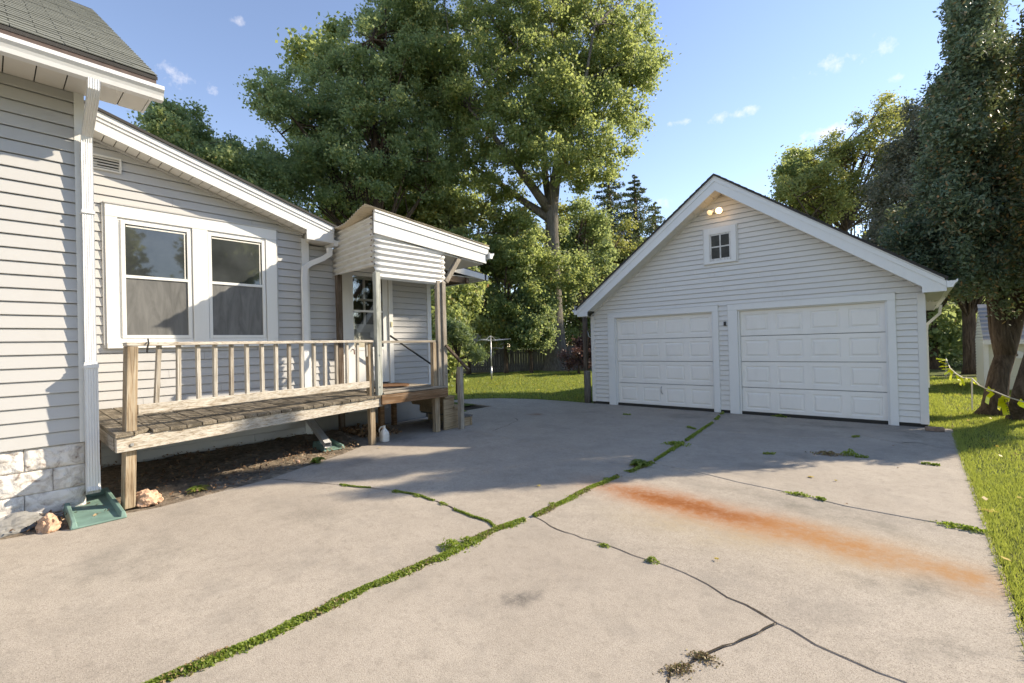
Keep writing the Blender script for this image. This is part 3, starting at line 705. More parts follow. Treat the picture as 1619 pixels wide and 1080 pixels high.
# wing roof with rake
RS = (4.56-3.64)/3.09; ry = lambda y: 4.585-(y-.96)*RS
def slab_yz(x0, x1, y0, y1, ztop, th):   # sloped slab following ztop(y)
    return MB().prism([(x0, y0, ztop(y0)-th), (x0, y1, ztop(y1)-th), (x0, y1, ztop(y1)), (x0, y0, ztop(y0))], [(x1, y0, ztop(y0)-th), (x1, y1, ztop(y1)-th), (x1, y1, ztop(y1)), (x1, y0, ztop(y0))])
slab_yz(-13, XW+.345, YM, 4.13, lambda y: ry(y)+.035, .035).build('roof', m_shingd, house)
slab_yz(-13, XW+.30, YM, 4.09, lambda y: ry(y)-.001, .05).build('roof_deck', wood_darkx, house)
slab_yz(XW+.272, XW+.30, YM, 4.075, lambda y: ry(y)-.01, .25).build('rake_board', m_white, house)
slab_yz(XW+.301, XW+.325, YM, 4.08, lambda y: ry(y)-.005, .07).build('rake_trim', m_white, house)
slab_yz(XW+.301, XW+.312, YM, 4.078, lambda y: ry(y)-.077, .045).build('rake_trim', m_white, house)
# soffit panels under the rake
y = YM+.02
while y < 3.66:
    y2 = min(y+.115, 3.7)
    slab_yz(XW+.005, XW+.27, y, y2-.005, lambda q: ry(q)-.245, .01).build('soffit_panel', m_soffit, house); y += .12
slab_yz(XW+.006, XW+.03, YM, 3.66, lambda q: ry(q)-.262, .03).build('soffit_moulding', m_siding, house)
# eave box at the far end
MB().prism([(XW-4, 3.70, 3.38), (XW-4, 4.06, 3.38), (XW-4, 4.06, 3.60), (XW-4, 3.70, 3.55)], [(XW+.268, 3.70, 3.38), (XW+.268, 4.06, 3.38), (XW+.268, 4.06, 3.60), (XW+.268, 3.70, 3.55)]).build('eave_box', m_soffit, house)
mb = MB(); mb.prism([(XW+.302, 3.60, 3.38), (XW+.302, 4.075, 3.375), (XW+.302, 4.075, 3.53), (XW+.302, 3.60, 3.60)], [(XW+.27, 3.60, 3.38), (XW+.27, 4.075, 3.375), (XW+.27, 4.075, 3.53), (XW+.27, 3.60, 3.60)]); mb.build('rake_return', m_white, house)
# wing gutter (runs in X at Y=4.08)
sec = [(0, .12), (0, 0), (.07, 0), (.08, .03), (.095, .06), (.12, .085), (.12, .12), (.108, .12), (.1, .1), (.01, .1)]
mb = MB(); mb.prism([(XW-3, 4.08+a, 3.33+b) for a, b in sec], [(XW+.30, 4.08+a, 3.33+b) for a, b in sec]); mb.build('gutter', m_gutter, house)
# downspout of the wing
def P(px, py, x): return at(px, py, 0, x)
p1 = P(521, 392, XW+.2); p2 = P(521, 402, XW+.18); p3 = P(510, 409, XW+.14); p4 = P(490, 417, XW+.09); p5 = P(481.5, 424, XW+.08); p6 = P(481, 440, XW+.08)
rect_tube(house, [p1, p2, p3, p4, p5, p6, Vector((XW+.08, p6.y, .42))], .06, .085, m_gutter, side=(1, 0, 0))
q = Vector((XW+.08, p6.y, .42))
rect_tube(house, [q, q+Vector((.01, 0, -.06)), q+Vector((.08, .02, -.14)), gd(520, 704, .10)+Vector((-.02, 0, .0))], .10, .075, m_gutter, name='downspout_extension')

# vent
vy0, vy1, vz0, vz1 = .80, 1.21, 3.95, 4.10
v_ = MB().box(XW+.0, XW+.012, vy0, vy1, vz0, vz1).build('vent', m_darkgap, house)
mb = MB().box(XW+.005, XW+.04, vy0-.02, vy1+.02, vz1, vz1+.022).box(XW+.005, XW+.04, vy0-.02, vy1+.02, vz0-.022, vz0).box(XW+.005, XW+.04, vy1, vy1+.022, vz0, vz1); mb.build('vent_frame', m_soffit, v_)
for k in range(4):
    z = vz0+.01+k*.037; MB().prism([(XW+.03, vy0, z), (XW+.034, vy0, z+.003), (XW+.012, vy0, z+.026), (XW+.012, vy0, z+.02)], [(XW+.03, vy1, z), (XW+.034, vy1, z+.003), (XW+.012, vy1, z+.026), (XW+.012, vy1, z+.02)]).build('louvre', m_soffit, v_)

# double window
x0 = XW
def wbox(name, ya, yb, za, zb_, xa, xb, mat, par): return MB().box(x0+xa, x0+xb, ya, yb, za, zb_).build(name, mat, par, bev=.002)
WY0, WY1, WZ0, WZ1 = 1.05, 3.2, 1.59, 3.50
win = wbox('window', WY0+.02, WY1-.02, WZ0+.05, WZ1-.02, -.01, .004, m_darkgap, house)
g1 = (1.255, 1.955); g2 = (2.265, 2.975)
wbox('head_casing', WY0, WY1, 3.335, WZ1, .005, .05, m_white, win)
wbox('head_drip', WY0-.015, WY1+.015, WZ1, WZ1+.022, .005, .062, m_siding, win)
wbox('casing', WY0, 1.175, 1.656, 3.333, .005, .048, m_white, win)
wbox('casing', 2.02, 2.215, 1.66, 3.333, .005, .048, m_white, win)
wbox('casing', 3.035, WY1, 1.66, 3.333, .005, .048, m_white, win)
wbox('edge_channel', WY0-.03, WY0-.001, WZ0, WZ1, .005, .032, m_siding, win)
wbox('edge_channel', WY1+.001, WY1+.03, WZ0, WZ1, .005, .032, m_siding, win)
wbox('sill', WY0, WY1, WZ0, 1.655, .005, .075, m_white, win)
for (a, b) in (g1, g2):
    fo = .03
    oa, ob_ = (1.177, 2.018) if a < 2 else (2.217, 3.033)
    wbox('jamb', oa, a-.0, 1.66, 3.333, .005, .022, m_white, win); wbox('jamb', b, ob_, 1.66, 3.333, .005, .022, m_white, win)
    # storm frame
    for nm, ya, yb, za, zb_ in [('frame_stile', a-.045, a, 1.72, 3.30), ('frame_stile', b, b+.045, 1.72, 3.30), ('frame_rail', a, b, 3.262, 3.30), ('frame_rail', a, b, 1.72, 1.765), ('meeting_rail', a, b, 2.535, 2.575)]:
        wbox(nm, ya, yb, za, zb_, .0225, .040, m_white, win)
    wbox('frame_rail', oa, ob_, 3.301, 3.332, .0225, .030, m_white, win); wbox('frame_rail', oa, ob_, 1.661, 1.718, .0225, .034, m_white, win)
    wbox('glass_pane', a, b, 2.575, 3.262, .006, .020, m_glass, win)
    wbox('insect_screen', a, b, 1.765, 2.535, .008, .024, m_screen, win)
    wbox('inner_rail', a+.01, b-.01, 3.225, 3.245, .0205, .026, m_soffit, win); wbox('inner_rail', b-.035, b-.02, 2.58, 3.23, .0205, .026, m_soffit, win)

# side door
dr = MB().box(XW-.5, XW-.49, DY0-.3, DY1+.3, .5, 3.1).build('door', m_int, house, label='white storm door with two glass lights over a solid panel')
def dbox(name, ya, yb, za, zb_, xa, xb, mat, bev=.002): return MB().box(XW+xa, XW+xb, ya, yb, za, zb_).build(name, mat, dr, bev=bev)
dbox('casing', 4.33, 4.47, .80, 3.08, -.03, .03, m_white); dbox('casing', 5.36, 5.45, .80, 3.08, -.03, .03, m_white); dbox('casing', 4.47, 5.36, 2.98, 3.08, -.03, .03, m_white)
dbox('casing_edge', 4.28, 4.328, .80, 3.08, -.035, .018, m_siding); dbox('jamb', 4.471, 4.50, .82, 2.98, -.06, .02, m_white)
sy0, sy1 = 4.50, 5.355; gy0, gy1 = 4.60, 5.24
dbox('stile', sy0, gy0, .83, 2.97, -.04, -.005, m_white); dbox('stile', gy1, sy1, .83, 2.97, -.04, -.005, m_white)
dbox('rail', gy0, gy1, 2.90, 2.97, -.04, -.005, m_white); dbox('rail', gy0, gy1, 2.205, 2.245, -.04, -.002, m_white); dbox('rail', gy0, gy1, 1.47, 1.53, -.04, -.002, m_white)
dbox('kick_panel', gy0, gy1, .83, 1.47, -.038, -.010, m_white)
dbox('glass', gy0, gy1, 2.245, 2.90, -.026, -.020, m_clear); dbox('glass', gy0, gy1, 1.53, 2.205, -.026, -.020, m_clear)
# inner door behind the glass
dbox('inner_door', gy0-.05, gy1+.05, .83, 1.98, -.16, -.13, m_siding)
for (ya, yb, za, zb_) in [(gy0-.05, gy0+.07, 1.98, 2.95), (gy1-.07, gy1+.05, 1.98, 2.95), (gy0+.07, gy1-.07, 2.85, 2.95), (4.89, 4.93, 1.98, 2.85), (gy0+.07, gy1-.07, 2.44, 2.48)]:
    dbox('inner_muntin', ya, yb, za, zb_, -.16, -.13, m_soffit)
MB().tube([(XW-.0, 4.56, 1.50), (XW+.045, 4.565, 1.48), (XW+.045, 4.57, 1.40)], .011, 6).build('handle', m_rust, dr)
MB().box(XW+.03, XW+.045, 5.39, 5.425, 1.93, 2.03).build('doorbell', plain('ivory_plastic', (.6, .55, .36), .4), house)

# ---- porch awning
XA = -6.42
def corrugated(a, b, z0f, z1f, n, pitch, amp, mat, name, parent, thick=.0):
    """vertical sheet from a to b (xy), ribs run from a to b, stacked in z"""
    a = Vector(a); b = Vector(b); d = (b-a); nn = Vector((d.y, -d.x, 0)).normalized(); m = MB(); rows = int((max(z1f(0), z1f(1))-min(z0f(0), z0f(1)))/pitch*9)+1; zmn = min(z0f(0), z0f(1))
    ns = 12; grid = []
    for r in range(rows+1):
        row = []
        for i in range(ns+1):
            t = i/ns; z = zmn+r*pitch/9; z = max(z0f(t), min(z1f(t), z)); ph = z/pitch*2*math.pi
            p = a+d*t+nn*(amp*math.cos(ph)+.002*gnoise((t*3, z*2, 0), 3)); row.append(len(m.v)); m.v.append((p.x, p.y, z))
        grid.append(row)
    for r in range(rows):
        for i in range(ns): m.f.append((grid[r][i], grid[r][i+1], grid[r+1][i+1], grid[r+1][i]))
    o = m.build(name, mat, parent); s = o.modifiers.new('s', 'SOLIDIFY'); s.thickness = .002; o.data.shade_smooth(); return o
c0 = Vector((XA, 4.07, 0)); c1 = Vector((XA, 5.51, 0)); w0 = Vector((XW+.02, 4.20, 0))
corrugated(c1, c0, lambda t: 2.605, lambda t: 3.42-.12*(1-t), 0, .093, .018, m_corr, 'awning_panel', house)
corrugated(c0, w0, lambda t: 2.80+.04*t, lambda t: 3.62, 0, .093, .018, m_corr2, 'awning_panel', house)
# boards above (two lapped)
ft = lambda y: 3.68-(y-4.08)*.0925; fb = lambda y: 3.315-(y-4.08)*.078
def yz_board(x0_, x1_, y0_, y1_, f0, f1, name, mat):
    return MB().prism([(x0_, y0_, f0(y0_)), (x0_, y1_, f0(y1_)), (x0_, y1_, f1(y1_)), (x0_, y0_, f1(y0_))], [(x1_, y0_, f0(y0_)), (x1_, y1_, f0(y1_)), (x1_, y1_, f1(y1_)), (x1_, y0_, f1(y0_))]).build(name, mat, house, bev=.001)
fm = lambda y: (ft(y)+fb(y))/2+.01
yz_board(XA+.01, XA+.045, 4.05, 6.55, fb, fm, 'awning_fascia', m_white); yz_board(XA+.02, XA+.06, 4.05, 6.60, lambda y: fm(y)+.002, lambda y: ft(y)-.035, 'awning_fascia', m_white)
yz_board(XA+.03, XA+.075, 4.05, 6.62, lambda y: ft(y)-.033, ft, 'awning_trim', m_white)
yz_board(XA-.005, XA+.009, 4.05, 6.55, fb, ft, 'awning_frame', wood_dark)
# corrugated roof sheet, ribs run along Y
m = MB(); nxs = 150; nys = 8
for j in range(nys+1):
    for i in range(nxs+1):
        t = i/nxs; x = XA+.09+(XW-.2-XA-.09)*t; s = j/nys; y = 3.86+(6.6-3.86)*s+(.30*t*(1-s))
        z = 3.70-(y-3.9)*.092+.012*math.cos(t*math.pi*2*21)-.09*math.sin(t*math.pi)**2*(1-s)**2*1.0+.012
        m.v.append((x, y, z))
for j in range(nys):
    for i in range(nxs): a = j*(nxs+1)+i; m.f.append((a, a+1, a+nxs+2, a+nxs+1))
o = m.build('awning_roof', m_corrr, house); s = o.modifiers.new('s', 'SOLIDIFY'); s.thickness = .003; o.data.shade_smooth()
MB().prism([(XA+.0, 4.05, 3.28), (XA, 6.5, 3.10), (XW, 6.5, 3.10), (XW, 4.23, 3.28)], [(XA+.0, 4.05, 3.30), (XA, 6.5, 3.12), (XW, 6.5, 3.12), (XW, 4.23, 3.30)]).build('awning_ceiling', m_soffit, house)
for k in range(9):   # rusty screws at the corner
    MB().tube([(XA-.035-.02*(k % 2), 4.073-.014, 2.87+k*.093*.93), (XA-.035-.02*(k % 2), 4.073-.034, 2.87+k*.093*.93)], .009, 6).build('screw', m_rust, house)
for k in range(7): MB().tube([(XA+.012, 5.44, 2.67+k*.093), (XA+.028, 5.44, 2.67+k*.093)], .009, 6).build('screw', m_rust, house)
# porch gutter end and rear roof
mb = MB(); mb.prism([(XW, 6.60+a, 3.22+b) for a, b in sec], [(XA+.10, 6.60+a, 3.22+b) for a, b in sec]); mb.build('gutter', m_gutter, house)
rz = lambda y: 3.30-(y-5.6)*.10
MB().prism([(-12, 5.6, 3.26), (-12, 7.45, 3.06), (-7.35, 7.45, 3.06), (-7.35, 5.6, 3.26)], [(-12, 5.6, 3.34), (-12, 7.45, 3.14), (-7.35, 7.45, 3.14), (-7.35, 5.6, 3.34)]).build('rear_roof', m_shingd, house)
MB().prism([(-7.352, 5.6, 3.16), (-7.352, 7.5, 2.98), (-7.352, 7.5, 3.10), (-7.352, 5.6, 3.31)], [(-7.31, 5.6, 3.16), (-7.31, 7.5, 2.98), (-7.31, 7.5, 3.10), (-7.31, 5.6, 3.31)]).build('rear_fascia', m_white, house)
MB().box(-12, -7.31, 7.452, 7.56, 2.98, 3.10).build('rear_gutter', m_gutter, house)
MB().box(-12, -7.36, 5.6, 7.45, 3.00, 3.02).build('rear_soffit', m_soffit, house)
MB().bar((-7.4, 5.55, 2.93), (-7.4, 7.0, 2.93), .09, .12).build('rear_beam', wood_darkx, house); MB().bar((-8.0, 6.9, 2.93), (-7.3, 6.9, 2.93), .05, .1).build('rear_beam', wood_darkx, house)

# ------------------------------------------------------------------ porch deck
deck = thing('wooden_porch', 'weathered wooden porch ramp with slatted railing and side steps below the door', 'porch', (-7, 2.4, 0))
FA = Vector((-5.765, .80, 0)); FB = Vector((-6.40, 4.12, 0)); fd = (FB-FA).normalized(); fn = Vector((fd.y, -fd.x, 0))
if fn.x < 0: fn = -fn
def zt_f(x): # deck top by x
    return .748+(-x-5.75)*.028
# rim joist
MB().bar(FA+Vector((0, 0, .642))+fn*.02, FB+Vector((0, 0, .662))+fn*.02, .04, .145).build('rim_joist', wood_rim, deck, bev=.004)
MB().bar(Vector((-7.98, .815, .70)), FA+Vector((-.04, .015, .645)), .04, .13).build('end_joist', wood_x, deck, bev=.003)
MB().box(-7.96, -7.90, .85, 4.1, .58, .74).build('ledger', wood_rimd, deck)
for k in range(1, 5):
    y = .8+k*.66; xf = FA.x+fd.x/fd.y*(y-FA.y)-.06
    MB().bar((-7.9, y, .66), (xf, y, .64), .04, .13).build('joist', wood_dark, deck)
# boards
y = .795; k = 0
while y < 4.10:
    w = .150; y2 = y+w-.008; rr = random.Random(k+5)
    xa = FA.x+fd.x/fd.y*(y-FA.y)+.065+rr.uniform(-.008, .008); xb = FA.x+fd.x/fd.y*(y2-FA.y)+.065+rr.uniform(-.008, .008)
    if k < 2: xa -= .0; xb -= .08+.05*k if k == 1 else 0
    dz = rr.uniform(-.003, .004); th = .036
    zz = zt_f
    MB().prism([(-7.955, y, zz(-7.955)-th+dz), (xa, y, zz(xa)-th+dz), (xb, y2, zz(xb)-th+dz+.002), (-7.955, y2, zz(-7.955)-th+dz)], [(-7.955, y, zz(-7.955)+dz), (xa, y, zz(xa)+dz), (xb, y2, zz(xb)+dz+.002), (-7.955, y2, zz(-7.955)+dz)]).build('deck_board', wood_board, deck, bev=.005)
    y += w; k += 1
# landing boards run along Y
x = -7.93; k = 0
while x < -6.36:
    x2 = min(x+.148, -6.33); rr = random.Random(k+50); dz = rr.uniform(-.002, .003)
    MB().box(x, x2-.007, 4.13, 5.44+rr.uniform(-.01, .02), .775+dz, .808+dz).build('landing_board', wood_board if k % 2 else wood_y, deck, bev=.004); x = x2; k += 1
MB().box(-6.355, -6.315, 4.08, 5.43, .615, .765).build('rim_joist', wood_rimd, deck, bev=.004)
MB().box(-7.95, -6.36, 5.39, 5.43, .615, .765).build('end_joist', wood_rimd, deck, bev=.004)
MB().box(-7.93, -6.4, 4.13, 4.17, .62, .765).build('joist', wood_dark, deck); MB().box(-7.93, -6.4, 4.75, 4.79, .62, .765).build('joist', wood_dark, deck)
# posts
pp1 = gd(198, 807)+Vector((-.02, .045, 0)); t1 = atp(210, 545, pp1, fn); pp1 -= fn*.055; t1 -= fn*.045
MB().bar(pp1, Vector((t1.x, t1.y, 1.585)), .092, .092, up=fd).build('post', wood_post, deck, bev=.005)
pp2 = Vector((-6.46, 3.98, 0)); MB().bar(pp2, pp2+Vector((0, -.02, 1.59)), .088, .088, up=(0, 1, 0)).build('post', wood_post, deck, bev=.005)
MB().bar((-6.40, 4.085, .74), (-6.40, 4.085, 2.70), .088, .088, up=(0, 1, 0)).build('post', wood_green, deck, bev=.005, label='pale greenish roof post behind the rail post')
pp3 = Vector((-6.45, 5.26, 0)); MB().bar(pp3, pp3+Vector((0, 0, .77)), .1, .1, up=(0, 1, 0)).build('post', wood_post, deck, bev=.006)
MB().bar((-6.43, 5.34, .62), (-6.43, 5.34, 2.68), .075, .09, up=(0, 1, 0)).build('post', wood_z, deck, bev=.006); MB().bar((-6.40, 5.435, .60), (-6.40, 5.435, 2.66), .075, .085, up=(0, 1, 0)).build('post', wood_z, deck, bev=.006)
MB().bar((-6.46, 5.24, .80), (-6.46, 5.24, 1.58), .085, .085, up=(0, 1, 0)).build('post', wood_post, deck, bev=.005)
MB().box(-7.90, -7.82, 4.19, 4.28, .0, 2.85).build('post', wood_dark, deck, label='old dark post against the wall left of the door')
MB().box(-7.1, -7.02, 4.5, 4.58, .0, .62).build('post', wood_rimd, deck); MB().box(-7.9, -7.82, 1.2, 1.29, -.02, .66).build('post', wood_post, deck); MB().box(-7.75, -7.67, 5.2, 5.28, 0, .62).build('post', wood_rimd, deck)
MB().box(-7.86, -7.78, .86, .95, -.02, .66).build('post', wood_rimd, deck)
# top rail, lower rail, balusters
ra = Vector((t1.x, t1.y, 1.605))-fd*.055+fn*.01; rb = Vector((-6.43, 3.97, 1.615))+fd*.03
MB().bar(ra, rb, .088, .036).build('top_rail', wood_rim, deck, bev=.004)
MB().bar((-6.42, 4.12, 1.60), (-6.45, 5.27, 1.60), .06, .04).build('top_rail', wood_y, deck, bev=.003)
PR = Vector((t1.x, t1.y, 0)); la = atp(217, 648, PR, fn); lb = atp(594, 606.5, PR, fn)
MB().bar(la, lb+fd*.01, .036, .10).build('lower_rail', wood_rim, deck, bev=.004)
BX = [252.4, 283.3, 313.5, 340.9, 366.7, 390.9, 414.6, 437.2, 458, 477.5, 497, 514.7, 532.6, 549.3, 566, 580.5]
for i, bx in enumerate(BX):
    pt = atp(bx, 560, PR, fn); f_ = (pt-la).dot(fd)/(lb-la).dot(fd); zl = la.z+(lb.z-la.z)*f_+.04; rr = random.Random(i)
    if i == 15: zl = atp(581, 564, PR, fn).z
    q = Vector((pt.x, pt.y, 0))-fn*.012; off = fd*rr.uniform(-.012, .004)+fd*(-.035 if i == 0 else 0)
    MB().bar(q+off+Vector((0, 0, zl)), q+Vector((0, 0, 1.59)), .040, .040, up=fd).build('baluster', wood_pale if i % 4 else wood_z, deck, bev=.003, label='broken short baluster hanging from the top rail' if i == 15 else None)
MB().tube([FA+fn*.03+Vector((0, 0, .63))+fd*.12, FA+fn*.052+Vector((0, 0, .63))+fd*.12], .016, 8).build('bolt', m_galv, deck)
for y_, z_ in ((4.085, 1.40), (4.085, .9)): MB().tube([(-6.36, y_, z_), (-6.345, y_, z_)], .011, 6).build('bolt', m_galv, deck)
for y_, z_ in ((5.435, 1.48), (5.435, 1.0)): MB().tube([(-6.36, y_, z_), (-6.345, y_, z_)], .010, 6).build('bolt', m_galv, deck)
MB().tube([P(234, 536, -5.86), P(235, 543, -5.80), P(233, 550, -5.80), P(232.5, 557, -5.82)], .008, 6).build('hook', m_black, deck)
# brace under the awning
b0 = P(704, 446, XA-.03); b1 = P(727, 405, XA-.03); MB().bar(b0, b1, .085, .085, up=(1, 0, 0)).build('brace', wood_z, deck, bev=.004)
# stairs
for k in range(3):
    zt2 = .60-k*.20; ya = 5.45+k*.21; x1_ = -6.42+.01*k
    MB().box(-7.7, x1_, ya, ya+.235, zt2-.035, zt2).build('stair_tread', wood_box if k < 2 else wood_grey, deck, bev=.004)
    MB().box(-7.7, x1_-.01, ya+.19, ya+.22, max(0, zt2-.2), zt2-.037).build('stair_riser', wood_box, deck)
MB().prism([(x_, a, b) for x_, a, b in [(-6.46, 5.42, .005), (-6.46, 6.06, .005), (-6.46, 6.06, .163), (-6.46, 5.86, .163), (-6.46, 5.86, .36), (-6.46, 5.64, .36), (-6.46, 5.64, .562), (-6.46, 5.42, .562)]],
           [(x_, a, b) for x_, a, b in [(-6.425, 5.42, .005), (-6.425, 6.06, .005), (-6.425, 6.06, .163), (-6.425, 5.86, .163), (-6.425, 5.86, .36), (-6.425, 5.64, .36), (-6.425, 5.64, .562), (-6.425, 5.42, .562)]]).build('stringer', wood_box, deck, bev=.003)
sp = gd(732, 678.5); s0 = P(704, 546, -6.36); s1 = P(740.5, 584.5, -6.30)
hp = P(731.5, 580, sp.x-.03)
MB().bar((sp.x-.04, sp.y, 0), (sp.x-.04, sp.y, P(732, 578, -6.29).z-.02), .085, .085, up=(0, 1, 0)).build('handrail_post', wood_z, deck, bev=.004)
MB().bar(s0, s1, .07, .04, up=(0, 0, 1)).build('handrail', wood_darkx, deck, bev=.004)
MB().tube([P(617, 531, -7.65), P(685, 578, -7.65)], .019, 8).build('handrail', m_black, deck, smooth=True, label='thin dark handrail on the wall side of the steps')

# coir mat (half round)
cm = MB(); pts = [(-7.35, 4.45), (-7.35, 5.25)]; arc = []
for i in range(13): a = math.pi*i/12; arc.append((-7.55+.62*math.sin(a)*1.1, 4.85-.42*math.cos(a)))
ring = [(-7.62, 4.43)]+arc+[(-7.62, 5.27)]
cm.prism([(x, y, .812) for x, y in ring], [(x, y, .83) for x, y in ring]); tag(cm.build('doormat', m_mat), 'brown half-round coir doormat lying on the porch landing by the door', 'doormat')

# ------------------------------------------------------------------ garage
GY = 10.0; gx0, gx1 = -6.12, .08
gar = thing('garage', 'grey-sided two-car garage with white panel doors and a gabled roof', 'garage', (-3.0, 12, 0))
doors = [(-5.475, -3.20), (-2.722, -.385)]; dzt = 2.085
GT = lambda x: 4.50-.735*abs(x+2.97)
wallz = .06
for a, b in [(gx0, doors[0][0]), (doors[0][1], doors[1][0]), (doors[1][1], gx1)]: MB().box(a+.01, b-.01, GY+.02, GY+.12, .0, dzt).build('front_wall', m_siding_g, gar)
mb = MB(); R1 = [(gx0+.01, dzt), (gx1-.01, dzt), (gx1-.01, 2.2), (-2.97, 4.55), (gx0+.01, 2.2)]
mb.prism([(x, GY+.02, z) for x, z in R1], [(x, GY+.12, z) for x, z in R1]); mb.build('gable_wall', m_siding_g, gar)
mb = MB().box(gx0+.01, gx0+.11, GY+.12, 17, .0, 2.3); mb.build('side_wall', m_siding_g, gar)
MB().box(gx1-.11, gx1-.01, GY+.12, 17, .0, 2.3).build('side_wall', m_siding_g, gar); MB().prism([(x, 16.9, z) for x, z in [(gx0, 0), (gx1, 0), (gx1, 2.2), (-2.97, 4.55), (gx0, 2.2)]], [(x, 17.0, z) for x, z in [(gx0, 0), (gx1, 0), (gx1, 2.2), (-2.97, 4.55), (gx0, 2.2)]]).build('rear_wall', m_siding_g, gar)
MB().box(gx0, gx1, GY+.3, 16.8, -.03, .005).build('floor', m_found_in, gar)
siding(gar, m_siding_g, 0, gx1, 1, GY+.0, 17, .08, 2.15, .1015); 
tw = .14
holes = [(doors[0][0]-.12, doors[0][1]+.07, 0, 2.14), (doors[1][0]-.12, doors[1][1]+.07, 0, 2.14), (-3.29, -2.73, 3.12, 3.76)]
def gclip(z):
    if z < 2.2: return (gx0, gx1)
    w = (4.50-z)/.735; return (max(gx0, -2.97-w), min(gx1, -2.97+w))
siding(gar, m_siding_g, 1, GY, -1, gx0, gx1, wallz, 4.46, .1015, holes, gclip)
MB().box(gx0, gx1, GY-.0, GY+.14, -.03, .055).build('sill_plate', m_darkgap, gar)
# corner boards
MB().box(gx0-.015, gx0+.075, GY-.028, GY+.08, .05, 2.17).build('corner_board', m_siding_g, gar, bev=.003); MB().box(gx1-.085, gx1+.02, GY-.028, GY+.08, .05, 2.17).build('corner_board', m_siding_g, gar, bev=.003)
# door casings + doors
for di, (a, b) in enumerate(doors):
    MB().box(a-.18, a, GY-.042, GY-.005, .0, dzt).build('door_casing', m_white, gar, bev=.003); MB().box(b, b+.11, GY-.042, GY-.005, .0, dzt).build('door_casing', m_white, gar, bev=.003)
    MB().box(a-.18, b+.11, GY-.044, GY-.005, dzt, 2.205).build('door_casing', m_white, gar, bev=.003)
    MB().box(a-.19, b+.12, GY-.05, GY-.005, 2.207, 2.222).build('drip_cap', m_siding_g, gar)
    MB().box(a-.0, a+.03, GY-.004, GY+.10, .0, dzt).build('jamb', m_white, gar); MB().box(b-.03, b, GY-.004, GY+.10, .0, dzt).build('jamb', m_white, gar); MB().box(a+.03, b-.03, GY-.004, GY+.10, dzt-.02, dzt-.002).build('jamb', m_white, gar)
    gdoor = MB().box(a+.01, b-.01, GY+.115, GY+.13, .02, dzt-.02).build('garage_door', m_darkgap, gar)
    MB().box(a+.03, b-.03, GY+.06, GY+.075, .004, .03).build('rubber_seal', m_black, gdoor)
    zA, zB = .025, dzt-.012; hs = (zB-zA)/4
    for r in range(4):
        z0 = zA+r*hs; z1 = z0+hs-.005; xa, xb = a+.032, b-.032; yf = GY+.055; m = MB(); cols = 4; cw = (xb-xa)/cols
        # pressed section: face grid with grooves
        xs = [xa]; feats = []
        for c in range(cols):
            l = xa+c*cw+cw*.11; r_ = xa+(c+1)*cw-cw*.11; feats.append((l, r_, z0+hs*.17, z0+hs*.83))
        def face(x0_, x1_, zz0, zz1, d): m.poly([(x0_, yf+d, zz0), (x1_, yf+d, zz0), (x1_, yf+d, zz1), (x0_, yf+d, zz1)])
        m.poly([(xa, yf+.05, z0), (xb, yf+.05, z0), (xb, yf, z0+.004), (xa, yf, z0+.004)]); m.poly([(xa, yf, z1-.004), (xb, yf, z1-.004), (xb, yf+.05, z1), (xa, yf+.05, z1)])
        zl, zh = feats[0][2], feats[0][3]
        face(xa, xb, z0+.004, zl, 0); face(xa, xb, zh, z1-.004, 0)
        px_ = xa
        for (l, r_, q0, q1) in feats:
            face(px_, l, q0, q1, 0); px_ = r_
            rings = [(0, 0), (.012, .010), (.030, .010), (.055, -.001), (.058, -.001)]
            for (i0, d0), (i1, d1) in zip(rings[:-1], rings[1:]):
                A_ = [(l+i0, q0+i0), (r_-i0, q0+i0), (r_-i0, q1-i0), (l+i0, q1-i0)]; B_ = [(l+i1, q0+i1), (r_-i1, q0+i1), (r_-i1, q1-i1), (l+i1, q1-i1)]
                for k in range(4): k2 = (k+1) % 4; m.poly([(A_[k][0], yf+d0, A_[k][1]), (A_[k2][0], yf+d0, A_[k2][1]), (B_[k2][0], yf+d1, B_[k2][1]), (B_[k][0], yf+d1, B_[k][1])])
            i1, d1 = rings[-1]; face(l+i1, r_-i1, q0+i1, q1-i1, d1)
        face(px_, xb, zl, zh, 0)
        me = m.build('door_section', m_door, gdoor)
    if di == 0:
        hx_ = at(1046, 615, 1, GY+.05); MB().tube([(hx_.x, GY+.055, .47), (hx_.x, GY+.02, .45), (hx_.x+.004, GY+.018, .36), (hx_.x+.012, GY+.055, .31)], .012, 8).build('handle', m_galv, gdoor, smooth=True)
# small sensor between doors
p = at(1146, 511, 1, GY-.03); MB().box(p.x-.02, p.x+.02, GY-.05, GY-.012, p.z-.05, p.z+.03).build('sensor', m_black, gar)
